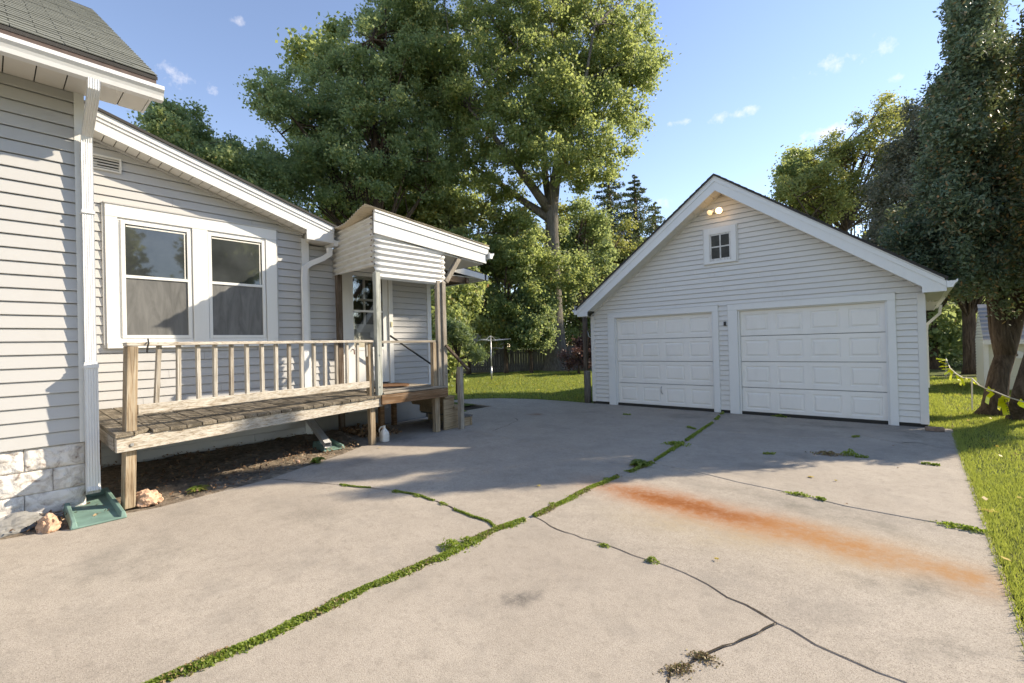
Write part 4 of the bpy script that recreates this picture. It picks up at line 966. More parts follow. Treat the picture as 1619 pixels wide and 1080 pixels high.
# roof
for s in (-1, 1):
    xe = -2.97+s*3.32; T = lambda x: 4.79-.735*abs(x+2.97)
    A_ = [(-2.97, T(-2.97)), (xe, T(xe)), (xe, T(xe)-.03), (-2.97, T(-2.97)-.035)]
    MB().prism([(x, 9.56, z) for x, z in A_], [(x, 17.3, z) for x, z in A_]).build('roof', m_shingd, gar)
    x2 = -2.97+s*3.29; B_ = [(-2.97, T(-2.97)-.037), (x2, T(x2)-.033), (x2, T(x2)-.05), (-2.97, T(-2.97)-.054)]
    MB().prism([(x, 9.575, z) for x, z in B_], [(x, 17.2, z) for x, z in B_]).build('roof_edge', m_white, gar)
    # shingle layer on top: long courses
    n = 28
    for k in range(n):
        u0 = 3.32*(k)/n; u1 = 3.32*(k+1)/n+.01; xa_, xb_ = -2.97+s*(3.33-u0), -2.97+s*max(0, 3.33-u1)
        MB().prism([(xa_, 9.55, T(xa_)+.001), (xb_, 9.55, T(xb_)+.001), (xb_, 9.55, T(xb_)+.006), (xa_, 9.55, T(xa_)+.016)], [(xa_, 17.3, T(xa_)+.001), (xb_, 17.3, T(xb_)+.001), (xb_, 17.3, T(xb_)+.006), (xa_, 17.3, T(xa_)+.016)]).build('shingle_course', m_shingd, gar)
    bt = lambda x: 4.735-.735*abs(x+2.97); bb = lambda x: 4.47-.735*abs(x+2.97)
    xi = -2.97+s*3.03; xo_ = -2.97+s*3.31
    MB().prism([(x, 9.60, z) for x, z in [(-2.97, bt(-2.97)), (xo_, bt(xo_)), (xo_, 2.15), (xi, 2.15), (xi, bb(xi)), (-2.97, bb(-2.97))]], [(x, 9.625, z) for x, z in [(-2.97, bt(-2.97)), (xo_, bt(xo_)), (xo_, 2.15), (xi, 2.15), (xi, bb(xi)), (-2.97, bb(-2.97))]]).build('rake_board', m_white, gar)
    tt = lambda x: bt(x)-.085
    MB().prism([(x, 9.588, z) for x, z in [(-2.97, bt(-2.97)), (xo_, bt(xo_)), (xo_, tt(xo_)), (-2.97, tt(-2.97))]], [(x, 9.5995, z) for x, z in [(-2.97, bt(-2.97)), (xo_, bt(xo_)), (xo_, tt(xo_)), (-2.97, tt(-2.97))]]).build('rake_trim', m_white, gar)
    # soffit strips
    q = 0.0
    while q < 3.0:
        xa_, xb_ = -2.97+s*q, -2.97+s*min(q+.118, 3.03); zc = lambda x: bb(x)+.03
        MB().prism([(xa_, 9.625, zc(xa_)), (xb_, 9.625, zc(xb_)), (xb_, 9.625, zc(xb_)+.01), (xa_, 9.625, zc(xa_)+.01)], [(xa_, GY, zc(xa_)), (xb_, GY, zc(xb_)), (xb_, GY, zc(xb_)+.01), (xa_, GY, zc(xa_)+.01)]).build('soffit_panel', m_soffit, gar); q += .124
    zc = lambda x: bb(x)+.045
    MB().prism([(-2.97, 9.625, zc(-2.97)), (xi, 9.625, zc(xi)), (xi, 9.625, zc(xi)+.01), (-2.97, 9.625, zc(-2.97)+.01)], [(-2.97, GY, zc(-2.97)), (xi, GY, zc(xi)), (xi, GY, zc(xi)+.01), (-2.97, GY, zc(-2.97)+.01)]).build('soffit_backing', m_darkgap, gar)
    zc = lambda x: bb(x)+.012
    MB().prism([(-2.97, GY-.04, zc(-2.97)), (xi, GY-.04, zc(xi)), (xi, GY-.04, zc(xi)+.03), (-2.97, GY-.04, zc(-2.97)+.03)], [(-2.97, GY-.005, zc(-2.97)), (xi, GY-.005, zc(xi)), (xi, GY-.005, zc(xi)+.03), (-2.97, GY-.005, zc(-2.97)+.03)]).build('soffit_moulding', m_soffit, gar)
    xw_ = gx1 if s > 0 else gx0
    MB().box(min(xw_, xo_-s*.02), max(xw_, xo_-s*.02), 9.625, 17.2, 2.155, 2.165).build('side_soffit', m_siding, gar)
    MB().box(min(xo_-s*.02, xo_), max(xo_-s*.02, xo_), 9.625, 17.2, 2.15, 2.30).build('fascia', m_white, gar)
    sg = [(xo_+s*a, 2.20+b) for a, b in [(.002, .12), (.002, 0), (.07, 0), (.08, .03), (.095, .06), (.125, .085), (.125, .12), (.113, .12), (.1, .1), (.012, .1)]]
    MB().prism([(x, 9.585, z) for x, z in sg], [(x, 17.2, z) for x, z in sg]).build('gutter', m_gutter, gar)
MB().bar((-6.29-.06, 9.66, 2.30), (-6.29-.06, 9.66, 2.42), .07, .07).build('gutter_cap', m_galv, gar)
# right downspout at back
pa = at(1484, 500, 0, .42); rect_tube(gar, [(.42, 15.2, 2.2), (.40, 15.2, 2.0), (.17, 15.2, 1.75), (.15, 15.2, 1.6), (.15, 15.2, .2)], .08, .06, m_gutter)
# gable window
wn = MB().box(-3.20, -2.82, GY-.012, GY+.0, 3.21, 3.68).build('window', m_darkgap, gar)
def gb(name, a, b, c, d, y0_, y1_, mat): return MB().box(a, b, GY-y1_, GY-y0_, c, d).build(name, mat, wn, bev=.002)
wl, wr = at(1112, 362, 1, GY-.04).x, at(1168, 412, 1, GY-.04).x
wl, wr, wb, wt = -3.325, -2.70, 3.07, 3.81
gb('casing', wl, wl+.105, wb+.05, wt, .005, .045, m_white); gb('casing', wr-.10, wr, wb+.05, wt, .005, .045, m_white); gb('casing', wl+.105, wr-.10, wt-.13, wt, .005, .043, m_white); gb('sill', wl, wr, wb, wb+.05, .005, .055, m_white)
gb('edge_channel', wl-.028, wl-.001, wb-.02, wt+.02, .005, .028, m_siding_g); gb('edge_channel', wr+.001, wr+.028, wb-.02, wt+.02, .005, .028, m_siding_g)
ia, ib, ja, jb = wl+.105, wr-.10, wb+.05, wt-.13; mc = (ia+ib)/2; mz = (ja+jb)/2+.015
for (a, b, c, d) in [(ia, ia+.035, ja, jb), (ib-.035, ib, ja, jb), (ia+.035, ib-.035, jb-.03, jb), (ia+.035, ib-.035, ja, ja+.055)]: gb('sash', a, b, c, d, .014, .030, m_chip)
gb('muntin', mc-.013, mc+.013, ja+.055, jb-.03, .014, .028, m_chip); gb('muntin', ia+.035, mc-.0135, mz-.013, mz+.013, .014, .028, m_chip); gb('muntin', mc+.0135, ib-.035, mz-.013, mz+.013, .014, .028, m_chip)
for (a, b) in ((ia+.035, mc-.013), (mc+.013, ib-.035)):
    for (c, d) in ((ja+.055, mz-.013), (mz+.013, jb-.03)): gb('pane', a, b, c, d, .012, .018, m_glassb)
# flood lights
p = at(1131, 332, 1, GY-.05)
fl = MB().tube([(p.x, GY-.01, p.z), (p.x, GY-.05, p.z)], .055, 14).build('floodlight', m_white, gar)
def lamp(pc, dr, mat):
    pc = Vector(pc); dr = Vector(dr).normalized()
    MB().tube([(p.x, GY-.04, p.z), pc-dr*.06], .018, 6).build('arm', m_white, fl)
    MB().tube([pc-dr*.08, pc-dr*.05, pc-dr*.045, pc+dr*.01], [.028, .03, .034, .045], 12).build('lamp_holder', m_white, fl, smooth=True)
    MB().tube([pc-dr*.0, pc+dr*.03, pc+dr*.055, pc+dr*.065], [.04, .06, .05, .02], 14).build('bulb', mat, fl, smooth=True)
lamp(at(1137, 333, 1, GY-.16), (.15, -1, -.2), m_bulb); lamp(at(1124, 335, 1, GY-.12), (-.5, -.6, -.45), m_bulb2)
# brick at right corner
p = gd(1478, 682); b = MB(); b.bar((p.x-.11, p.y, .035), (p.x+.11, p.y+.02, .035), .09, .06); tag(b.build('brick', m_brick, bev=.006), 'flat brown brick lying at the right corner of the garage', 'brick')

# ------------------------------------------------------------------ small things
def splash(label, c, d, L, w, mat):
    """c = top end centre, d = direction of flow"""
    c = Vector(c); d = Vector(d).normalized(); n = Vector((-d.y, d.x, 0)); t = thing('splash_block', label, 'splash block', c)
    def Q(u, v, z): return c+d*u+n*v+Vector((0, 0, z))
    m = MB(); m.prism([Q(0, -w/2+.03, .012), Q(0, w/2-.03, .012), Q(L, w/2, .002), Q(L, -w/2, .002)], [Q(0, -w/2+.03, .045), Q(0, w/2-.03, .045), Q(L, w/2, .018), Q(L, -w/2, .018)]); m.build('tray', mat, t, bev=.003)
    for s in (-1, 1):
        a = s*(w/2-.03); b = s*(w/2); h0, h1 = .105, .06
        m = MB(); m.prism([Q(0, a, .01), Q(0, a+s*.04, .01), Q(0, a+s*.025, h0), Q(0, a-s*.012, h0)], [Q(L, b-s*.04, .002), Q(L, b+s*.012, .002), Q(L-.02, b-s*.0, h1), Q(L-.02, b-s*.03, h1)]); m.build('side_wall', mat, t, bev=.006)
    m = MB(); m.prism([Q(-.01, -w/2+.03, .01), Q(.035, -w/2+.03, .01), Q(.03, -w/2+.03, .10), Q(0, -w/2+.03, .10)], [Q(-.01, w/2-.03, .01), Q(.035, w/2-.03, .01), Q(.03, w/2-.03, .10), Q(0, w/2-.03, .10)]); m.build('end_wall', mat, t, bev=.006)
    return t
a = gd(135, 792); b_ = gd(158, 829); splash('green plastic splash block under the downspout at the white block foundation', (a+(b_-a)*.02), b_-a, (b_-a).length*.97, .36, m_green)
a = gd(510, 706); b_ = gd(553, 714); splash('green splash block in the shade under the porch, below the loose downspout end', a, gd(565, 716)-gd(512, 700), .42, .30, m_green)

def rock(name, label, px, py, w, d, h, mat, seed):
    c = gd(px, py); bm = bmesh.new(); bmesh.ops.create_icosphere(bm, subdivisions=4, radius=1)
    for v in bm.verts:
        p = v.co.copy(); k = 1+.22*gnoise(p, 1.6, seed)+.20*abs(gnoise(p, 3.3, seed*2))+.12*gnoise(p, 8, seed*3)+.05*gnoise(p, 21, seed)
        q = p*k; v.co = Vector((q.x*w/2, q.y*d/2, max(-.15, q.z)*h*.8+.0))
    me = bpy.data.meshes.new(name); bm.to_mesh(me); bm.free(); me.materials.append(mat)
    o = bpy.data.objects.new(name, me); COL.objects.link(o); o.location = c+Vector((0, 0, h*.08)); o.rotation_euler = (0, 0, seed); tag(o, label, 'rock'); return o
rock('rock', 'pinkish rough rock beside the front post of the porch', 233, 795, .24, .2, .15, m_rock, 1.3)
rock('rock', 'pink and tan rock between the grey stone and the green splash block', 78, 835, .26, .15, .13, m_rock, 3.1)
rock('rock', 'flat dark grey stone against the white block foundation', 20, 838, .42, .2, .13, m_rockg, 5.2)
rock('rock', 'small tan stone in the bare soil under the porch', 471, 732, .05, .05, .04, m_rock, 7.7)
# milk jug
c = gd(608, 698); jt = thing('jug', 'dirty white plastic jug standing beside the middle porch post', 'jug', c)
def ring(z, r, sq=.5): return [c+Vector((math.copysign(abs(math.cos(a))**sq, math.cos(a))*r, math.copysign(abs(math.sin(a))**sq, math.sin(a))*r, z)) for a in [2*math.pi*i/20 for i in range(20)]]
m = MB(); rs = [(0, .055), (.008, .065), (.12, .066), (.16, .06), (.195, .035), (.215, .018), (.235, .018)]
rr_ = [ring(z, r, .5 if z < .15 else .8) for z, r in rs]
for A_, B_ in zip(rr_[:-1], rr_[1:]):
    i = len(m.v); m.v += [tuple(p) for p in A_+B_]; m.f += [(i+k, i+(k+1) % 20, i+20+(k+1) % 20, i+20+k) for k in range(20)]
m.poly(rr_[0][::-1]); m.poly(rr_[-1]); bmj = m.build('body', m_jug, jt)
MB().tube([c+Vector((0, 0, .235)), c+Vector((0, 0, .255))], .022, 12).build('cap', m_jug, jt)
MB().tube([c+Vector((-.0, -.012, .24)), c+Vector((-.03, -.045, .235)), c+Vector((-.045, -.06, .20)), c+Vector((-.05, -.062, .15))], .011, 8).build('handle', m_jug, jt, smooth=True)

# posts by the garage
def gdd(px, py): return gd(px, py)
c = gd(928, 628.5); tag(MB().bar(c, c+Vector((0, 0, 2.5)), .11, .09, up=(0, 1, 0)).build('post', wood_dark, bev=.004), 'tall dark reddish wooden post beyond the left corner of the garage', 'post')
c = gd(937, 637); c.x = min(c.x, -6.30)
tag(MB().tube([c, c+Vector((0, 0, .78)), c+Vector((0, 0, .80))], [.085, .08, .07], 12).build('post', wood_grey, smooth=True), 'short round weathered post beside the left corner of the garage', 'post')
tag(MB().tube([at(928+1, 524, 1, 11.0)+Vector((0, 0, 0))]+[at(x, y, 1, 10.7) for x, y in [(931, 532), (936, 535), (941, 533)]]+[Vector((-6.13, 10.6, 1.75))], .008, 6).build('cable', m_rope, smooth=True), 'thin pale cable sagging from the dark post to the garage', 'cable')

# rotary clothes dryer
c = gd(777.5, 601); ct = thing('clothes_dryer', 'metal rotary clothes dryer standing on the back lawn', 'clothes dryer', c)
sc_ = 1.0; hz_ = lambda py: atp(776, py, c, RR[:, 2] if False else (RR @ np.array([0, 0, -1.]))).z
MB().tube([c+Vector((0, 0, -.05)), c+Vector((0, 0, .6))], .034, 8).build('ground_sleeve', m_galv, ct, smooth=True)
zt_ = hz_(530.5); zr = hz_(537.5); MB().tube([c, c+Vector((0, 0, zt_))], .024, 8).build('pole', m_galv, ct, smooth=True)
rad = .95
arms = [Vector((math.cos(a), math.sin(a), 0)) for a in [math.radians(x) for x in (18, 108, 198, 288)]]
for a in arms:
    MB().tube([c+Vector((0, 0, zr-.02)), c+a*rad+Vector((0, 0, zr+.02))], .012, 6).build('arm', m_galv, ct); MB().tube([c+Vector((0, 0, zt_-.01)), c+a*.50+Vector((0, 0, zr+.01))], .010, 6).build('strut', m_galv, ct)
for k in range(5):
    r = rad*(1-.13*k)
    for i in range(4): MB().tube([c+arms[i]*r+Vector((0, 0, zr+.02)), c+(arms[i]+arms[(i+1) % 4])*r*.49+Vector((0, 0, zr-.03)), c+arms[(i+1) % 4]*r+Vector((0, 0, zr+.02))], .0055, 4).build('line', m_galv, ct)

# tape on a rope
tp = thing('caution_tape', 'yellow caution tape hanging from a sagging rope on two thin stakes by the conifer', 'caution tape', gd(1537, 649))
s1_ = gd(1495.5, 598); s2_ = gd(1537, 649)
st1 = at(1495.5, 566, 1, s1_.y); st2 = at(1536.5, 598, 1, s2_.y)
MB().tube([s1_, st1], .012, 6).build('stake', m_rope, tp); MB().tube([s2_, st2], .012, 6).build('stake', m_rope, tp)
def ropept(px, py, f): return atd(px, py, 11.6*(1-f)+7.2*f)
RP = [(1496, 571, 0.), (1502, 582, .12), (1512, 591, .28), (1522, 597, .4), (1536, 602, .55), (1548, 609, .66), (1560, 614.5, .74), (1575, 620, .82), (1592, 627, .9), (1612, 633.5, .97), (1640, 642, 1.1)]
rp = [ropept(*p) for p in RP]; rp[0] = st1; rp[4] = st2
MB().tube(rp, .010, 6).build('rope', m_rope, tp, smooth=True)
fwd = RR @ np.array([0, 0, -1.])
def strip(pts, w, dep, name='tape_strip', tw=0.):
    """ribbon through pixel points at depth"""
    P_ = [atd(x, y, dep+.03*math.sin(i*1.7)) for i, (x, y) in enumerate(pts)]; m = MB(); prev = None
    for i, p in enumerate(P_):
        d = (P_[min(i+1, len(P_)-1)]-P_[max(i-1, 0)]).normalized(); sd = d.cross(Vector(fwd)).normalized(); sd = (sd+Vector(fwd)*tw*math.sin(i*1.1)).normalized(); a, b = p-sd*w/2, p+sd*w/2
        if prev: m.poly([prev[0], prev[1], b, a])
        prev = (a, b)
    o = m.build(name, m_tape, tp); s = o.modifiers.new('s', 'SOLIDIFY'); s.thickness = .001; return o
strip([(1480, 567), (1496, 569), (1484, 572), (1497, 575), (1485, 580), (1499, 579), (1490, 584), (1503, 583)], .035, 11.5, tw=.4)
strip([(1505, 583), (1499, 588), (1493, 592)], .05, 11.2); strip([(1505, 586), (1504, 592), (1502, 601)], .10, 10.7, tw=.5); strip([(1512, 592), (1515, 598), (1517, 601)], .06, 10.4)
strip([(1520, 595), (1521, 602), (1518, 609)], .06, 10.1); strip([(1521, 602), (1525, 609)], .05, 10.05); strip([(1527, 597), (1530, 599), (1536, 600)], .05, 9.6, tw=.8)
strip([(1537, 600), (1541, 606), (1548, 607)], .06, 9.1, tw=.7); strip([(1561, 614), (1568, 619), (1569, 618)], .09, 8.3, tw=.7); strip([(1570, 621), (1562, 628), (1560, 638)], .075, 8.25)
big = strip([(1583, 628), (1585, 637), (1589, 646), (1591.5, 656)], .115, 7.75); strip([(1583, 627), (1588, 631), (1595, 633)], .08, 7.8); strip([(1581, 633), (1580, 642), (1579, 648)], .06, 7.9); strip([(1611, 634), (1616, 640), (1618, 645)], .1, 7.3)
def text_mesh(body, origin, right, up, size, mat, parent, name='lettering'):
    cu = bpy.data.curves.new('t', 'FONT'); cu.body = body; cu.size = size; cu.extrude = .0008; cu.align_x = 'LEFT'; to = bpy.data.objects.new('t', cu); COL.objects.link(to)
    bpy.context.view_layer.update(); me = bpy.data.meshes.new_from_object(to.evaluated_get(bpy.context.evaluated_depsgraph_get())); bpy.data.objects.remove(to)
    r = Vector(right).normalized(); u = Vector(up).normalized(); n = r.cross(u); M4 = Matrix([[r.x, u.x, n.x, origin.x], [r.y, u.y, n.y, origin.y], [r.z, u.z, n.z, origin.z], [0, 0, 0, 1]])
    me.transform(M4)
    if parent is not None: me.transform(Matrix.Translation(-Vector(parent['_o'])))
    me.materials.clear(); me.materials.append(mat); o = bpy.data.objects.new(name, me); COL.objects.link(o); o.parent = parent; o['_o'] = tuple(parent['_o']); return o
tA = atd(1583.5, 629, 7.72); tB = atd(1591.5, 656, 7.68); rgt = (tB-tA).normalized(); upv_ = rgt.cross(Vector(fwd)).normalized()*-1
text_mesh('CAUTION', tA-Vector(fwd)*.045-upv_*.04+rgt*.01, rgt, upv_, .082, m_black, tp)

# shed on the right
sx, sy = at(1559, 616, 2, 0).x, at(1559, 616, 2, 0).y
sh = thing('garden_shed', 'small cream vinyl garden shed with a grey shingle roof behind the leaning conifer', 'shed', (sx+1.2, sy+1, 0))
m_cream = painted('cream_vinyl', (.62, .60, .48), amt=.1)
he = at(1559, 538.5, 1, sy).z; pk = he+.95
MB().box(sx, sx+3.2, sy, sy+2.4, 0, he).build('wall_core', m_cream, sh)
siding(sh, m_cream, 1, sy, -1, sx+.07, sx+3.2, .02, he, .085); siding(sh, m_cream, 0, sx, -1, sy+.05, sy+2.4, .02, he, .085)
MB().box(sx-.025, sx+.07, sy-.03, sy+.05, .0, he).build('corner_board', m_white, sh)
siding(sh, m_cream, 0, sx, -1, sy, sy+2.4, he, pk-.05, .085, clip=lambda z: (sy+(z-he)/.95*1.2, sy+2.4-(z-he)/.95*1.2), name='gable_board')
MB().prism([(sx-.01, sy-.12, he-.05), (sx-.01, sy+1.2, pk), (sx-.01, sy+1.2, pk+.05), (sx-.01, sy-.14, he+.0)], [(sx+3.4, sy-.12, he-.05), (sx+3.4, sy+1.2, pk), (sx+3.4, sy+1.2, pk+.05), (sx+3.4, sy-.14, he+.0)]).build('roof', m_shingl, sh)
MB().prism([(sx-.01, sy+2.52, he-.05), (sx-.01, sy+1.2, pk), (sx-.01, sy+1.2, pk+.05), (sx-.01, sy+2.54, he+.0)], [(sx+3.4, sy+2.52, he-.05), (sx+3.4, sy+1.2, pk), (sx+3.4, sy+1.2, pk+.05), (sx+3.4, sy+2.54, he+.0)]).build('roof', m_shingl, sh)
MB().box(sx-.04, sx+3.4, sy-.16, sy-.13, he-.10, he+.01).build('fascia', m_white, sh)
for k in range(9):
    t_ = k/9; y_ = sy-.14+1.34*t_; z_ = he+(pk+.05-he)*t_; MB().prism([(sx-.03, y_, z_+.004), (sx-.03, y_+.16, z_+.118), (sx-.03, y_+.16, z_+.125), (sx-.03, y_, z_+.022)], [(sx+3.42, y_, z_+.004), (sx+3.42, y_+.16, z_+.118), (sx+3.42, y_+.16, z_+.125), (sx+3.42, y_, z_+.022)]).build('shingle_course', m_shingl, sh)
oc = at(1611, 561, 1, sy-.03); ring_ = []
for i in range(48): a = 2*math.pi*i/48; r = .10 if i % 2 else .085; ring_.append((oc.x+r*math.cos(a), sy-.05, oc.z+r*math.sin(a)))
orn = thing('wall_ornament', 'round white scalloped ornament hung on the front of the cream shed', 'ornament', oc)
MB().prism(ring_, [(x, sy-.025, z) for x, y, z in ring_]).build('disc', m_white, orn)
MB().tube([(oc.x-.05, sy-.07, oc.z-.005), (oc.x-.05, sy-.051, oc.z-.005)], .035, 12).build('centre', m_brownmetal, orn)

# ------------------------------------------------------------------ back fence
fA, fB = gd(640, 590), gd(980, 582.5); fA = Vector((-20.3, 16.6, 0)); fB = Vector((-11.6, 25.3, 0))
fe = thing('board_fence', 'old grey vertical board fence at the far end of the back lawn', 'fence', (fA+fB)/2)
dv = (fB-fA).normalized(); Lf = (fB-fA).length; n_ = int(Lf/.145); nn = Vector((dv.y, -dv.x, 0)); 
for i in range(n_):
    r = random.Random(i); p = fA+dv*(i*.145); h = 1.30+.03*r.random()+.10*math.sin(i*.13); y_ = nn*r.uniform(-.006, .006)
    MB().bar(p+y_, p+y_+Vector((r.uniform(-.01, .01), 0, h)), .136, .018, up=dv.cross(Vector((0, 0, 1)))).build('picket', wood_grey, fe)
for z in (.3, 1.05): MB().bar(fA-nn*.04+Vector((0, 0, z)), fB-nn*.04+Vector((0, 0, z)), .04, .09).build('fence_rail', wood_grey, fe)
# neighbour house behind the fence
nh0 = atd(705, 545, 27); nh = thing('neighbour_house', 'low white house with a brown roof half hidden by leaves behind the fence', 'house', (nh0.x, nh0.y, 0))
ba = atd(690, 545, 26.5); bb_ = atd(800, 545, 30); dd = (bb_-ba); dd.z = 0; Lh = dd.length; dd.normalize(); pn = Vector((-dd.y, dd.x, 0)); ba.z = 0
def hb(u0, u1, v0, v1, z0, z1, name, mat, par):
    q = [ba+dd*u0+pn*v0, ba+dd*u1+pn*v0, ba+dd*u1+pn*v1, ba+dd*u0+pn*v1]; return MB().prism([(p.x, p.y, z0) for p in q], [(p.x, p.y, z1) for p in q]).build(name, mat, par)
hb(0, Lh, 0, 5, 0, 3.3, 'wall', m_white, nh)
def hprism(pts, u0, u1, name, mat): 
    return MB().prism([tuple(ba+dd*u0+pn*v+Vector((0, 0, z))) for v, z in pts], [tuple(ba+dd*u1+pn*v+Vector((0, 0, z))) for v, z in pts]).build(name, mat, nh)
hprism([(-.5, 3.15), (2.5, 4.7), (5.5, 3.15), (5.5, 3.3), (2.5, 4.85), (-.5, 3.3)], -.3, Lh+.3, 'roof', plain('brown_roof', (.2, .12, .085), .9, nz=.2))
for u in (1.6, 3.4):
    w_ = hb(u, u+.9, -.03, .0, 1.5, 2.6, 'window', m_glass, nh); hb(u-.08, u+.98, -.02, .0, 2.6, 2.7, 'frame', m_white, w_)

# ------------------------------------------------------------------ weeds, litter, grass
def weed_line(paths, dens, w, h, name, mat, ln=.016, gaps=0.0, seed=0):
    out = []; r = random.Random(seed)
    for P_, wf in paths:
        for a, b in zip(P_[:-1], P_[1:]):
            L = (b-a).length; d = (b-a).normalized() if L > 0 else Vector((1, 0, 0)); nn = Vector((-d.y, d.x, 0)); n = int(L*dens)
            for _ in range(n):
                t = r.random(); p = a+(b-a)*t; q = gnoise(p, 5, seed)
                if q < gaps: continue
                ww = w*wf*(.75+.5*gnoise(p, 9, 2)); s = r.gauss(0, .42)*ww; hh = h*max(0, 1-abs(s)/(ww+.001)*.7)*r.random()
                out.append((p.x+nn.x*s, p.y+nn.y*s, .002+hh))
    P = np.array(out); return leaf_quads(P, np.zeros((len(P), 3)), ln, ln*.75, .9)
V = weed_line([(refine([Vector((-2.645, -.4, 0))]+Jn[1:], .012, .08, 31), 1.0), (refine(Jm1, .01, .1, 32), 1.0)], 5200, .040, .026, '', None, ln=.018, gaps=-.55)
V2 = weed_line([(refine(Jm2, .008, .1, 33), .8)], 4200, .035, .03, '', None, gaps=.12, seed=2)
V3 = weed_line([(J4, 1.2), (J5, 1.0), (J3, .5)], 1300, .026, .03, '', None, ln=.03, gaps=.06, seed=3)
w = np_mesh('crack_weeds', np.vstack([V, V2, V3]), 4, g_weed); w['kind'] = 'stuff'; tag(w, 'low green weeds filling the long centre joint of the driveway', 'weeds')
Vd = weed_line([(refine(Jn[1:]+Jm1[1:]+Jm2[1:], .012, .08, 36), 1.1)], 900, .045, .03, '', None, ln=.016, gaps=.1, seed=12)
w = np_mesh('dry_weeds', Vd, 4, g_dry); w['kind'] = 'stuff'; tag(w, 'dry brown bits mixed into the weeds of the long centre joint', 'weeds')
Va = weed_line([(A[3:], 1.)], 1900, .018, .014, '', None, gaps=.08, seed=5)
Vb = weed_line([(G1, 1.6), (F1, .8), (E1, .5), (H1, 1.5), (D, .9)], 700, .03, .03, '', None, ln=.026, gaps=.28, seed=8)
w = np_mesh('crack_weeds', np.vstack([Va, Vb]), 4, g_weed); w['kind'] = 'stuff'; tag(w, 'sparse green weeds in the cross cracks of the driveway', 'weeds')

def clump(label, px, py, rad, h, n, mat, ln, cat='weed', group=None, wd=.35, dz=0.):
    c = gd(px, py)+Vector((0, 0, dz)); V = []
    for i in range(n):
        a = rng.uniform(0, 2*math.pi); r = rad*rng.uniform(.5, 1.); hh = h*rng.uniform(.4, 1.); d = Vector((math.cos(a), math.sin(a), 0)); s = Vector((-d.y, d.x, 0))*ln*wd*rng.uniform(.6, 1.2)
        p0 = c+d*rad*.05; p1 = c+d*r*.5+Vector((0, 0, hh)); p2 = c+d*r+Vector((0, 0, hh*.55))
        V += [p0, p1-s, p2, p1+s]
    o = np_mesh('weed', np.array([tuple(v) for v in V]), 4, mat, None, c); o.location = c; o['label'] = label; o['category'] = cat
    if group: o['group'] = group
    return o
def matclump(label, px, py, rx, ry, h, n, mat, ln, ang=0., group=None):
    c = gd(px, py); P = np.zeros((n, 3)); a = rng.normal(size=n)*.42*rx; b = rng.normal(size=n)*.42*ry; k = np.exp(-(a/rx)**2*2-(b/ry)**2*2); P[:, 0] = c.x+a*math.cos(ang)-b*math.sin(ang); P[:, 1] = c.y+a*math.sin(ang)+b*math.cos(ang); P[:, 2] = .004+h*k*rng.uniform(0, 1, n)
    o = np_mesh('weed', leaf_quads(P, np.zeros((n, 3)), ln, ln*.6, .7), 4, mat, None, c); o.location = c; o['label'] = label; o['category'] = 'weed'
    if group: o['group'] = group
    return o
clump('bright green dandelion rosette where the far cross joint meets the centre joint', 1012, 736, .16, .07, 60, g_weed, .09)
matclump('bushy green weed bulging left of the centre joint, nearest to the camera', 714, 866, .11, .09, .06, 420, g_weed, .02)
matclump('green weed tuft at the upper end of the dense strip in the centre joint', 742, 858, .10, .06, .045, 260, g_weed, .02)
clump('leafy green dandelion at the edge of the bare soil below the splash block', 502, 732, .13, .07, 40, g_weed, .08)
clump('small bright green weeds at the soil edge near the pinkish rock', 312, 776, .14, .05, 60, g_weed, .05)
matclump('small green weed in the crack right of the centre joint, nearer the centre', 956, 864, .05, .03, .02, 120, g_weed, .016)
matclump('green weed tuft in the long right-hand crack, farther from the centre joint', 1031, 888, .045, .035, .035, 130, g_weed, .018)
matclump('brown and green prostrate weed in the short forked crack, upper one', 1112, 1041, .08, .045, .018, 260, g_dry, .013, .3)
matclump('brown spreading weed at the very bottom of the short forked crack', 1073, 1060, .09, .045, .018, 300, g_dry, .013, .9)
matclump('flat green weed in the cross joint below the rust stain start', 1264, 783, .13, .04, .025, 130, g_weed, .025, -.1)
matclump('dry straw-coloured tuft of grass on the shaded concrete before the right garage door', 1309, 719, .18, .08, .05, 150, g_dry, .035)
matclump('upright green weed beside the dry tuft before the right garage door', 1344, 720, .10, .07, .08, 90, g_weed, .04)
matclump('dark green weed close to the right garage door', 1234, 659, .14, .07, .04, 130, g_weed, .04)
matclump('long green weed creeping over the right edge of the driveway', 1524, 836, .20, .06, .03, 260, g_weed, .025, -.15)
matclump('bushy green weed on the joint just left of the right door of the garage', 1070, 703, .20, .13, .05, 240, g_weed, .035)
clump('weed with long leaves at the soil edge under the rail, deeper in shade', 440, 700, .16, .08, 50, g_dry, .06)
clump('green grass tuft at the base of the wall behind the loose downspout', 455, 690, .2, .12, 90, g_grass, .05)
for x, y, lb in [(875, 798, 'short green tuft on the centre joint just past where the left crack joins it'), (905, 786, 'small green tuft on the centre joint left of the start of the rust stain'), (960, 758, 'round green tuft on the centre joint above the start of the rust stain'), (995, 746, 'thin green tuft on the centre joint just below the dandelion rosette'),
        (625, 778, 'green tuft in the left crack halfway between soil bed and centre joint'), (660, 785, 'small moss-like tuft in the left crack where it starts bending downward'), (700, 797, 'green tuft on the steep lower half of the left crack'), (545, 768, 'tiny green tuft in the left crack nearest the soil bed')]:
    matclump(lb, x, y, .06, .03, .02, 90, g_weed, .018, group='weed tufts in driveway cracks')
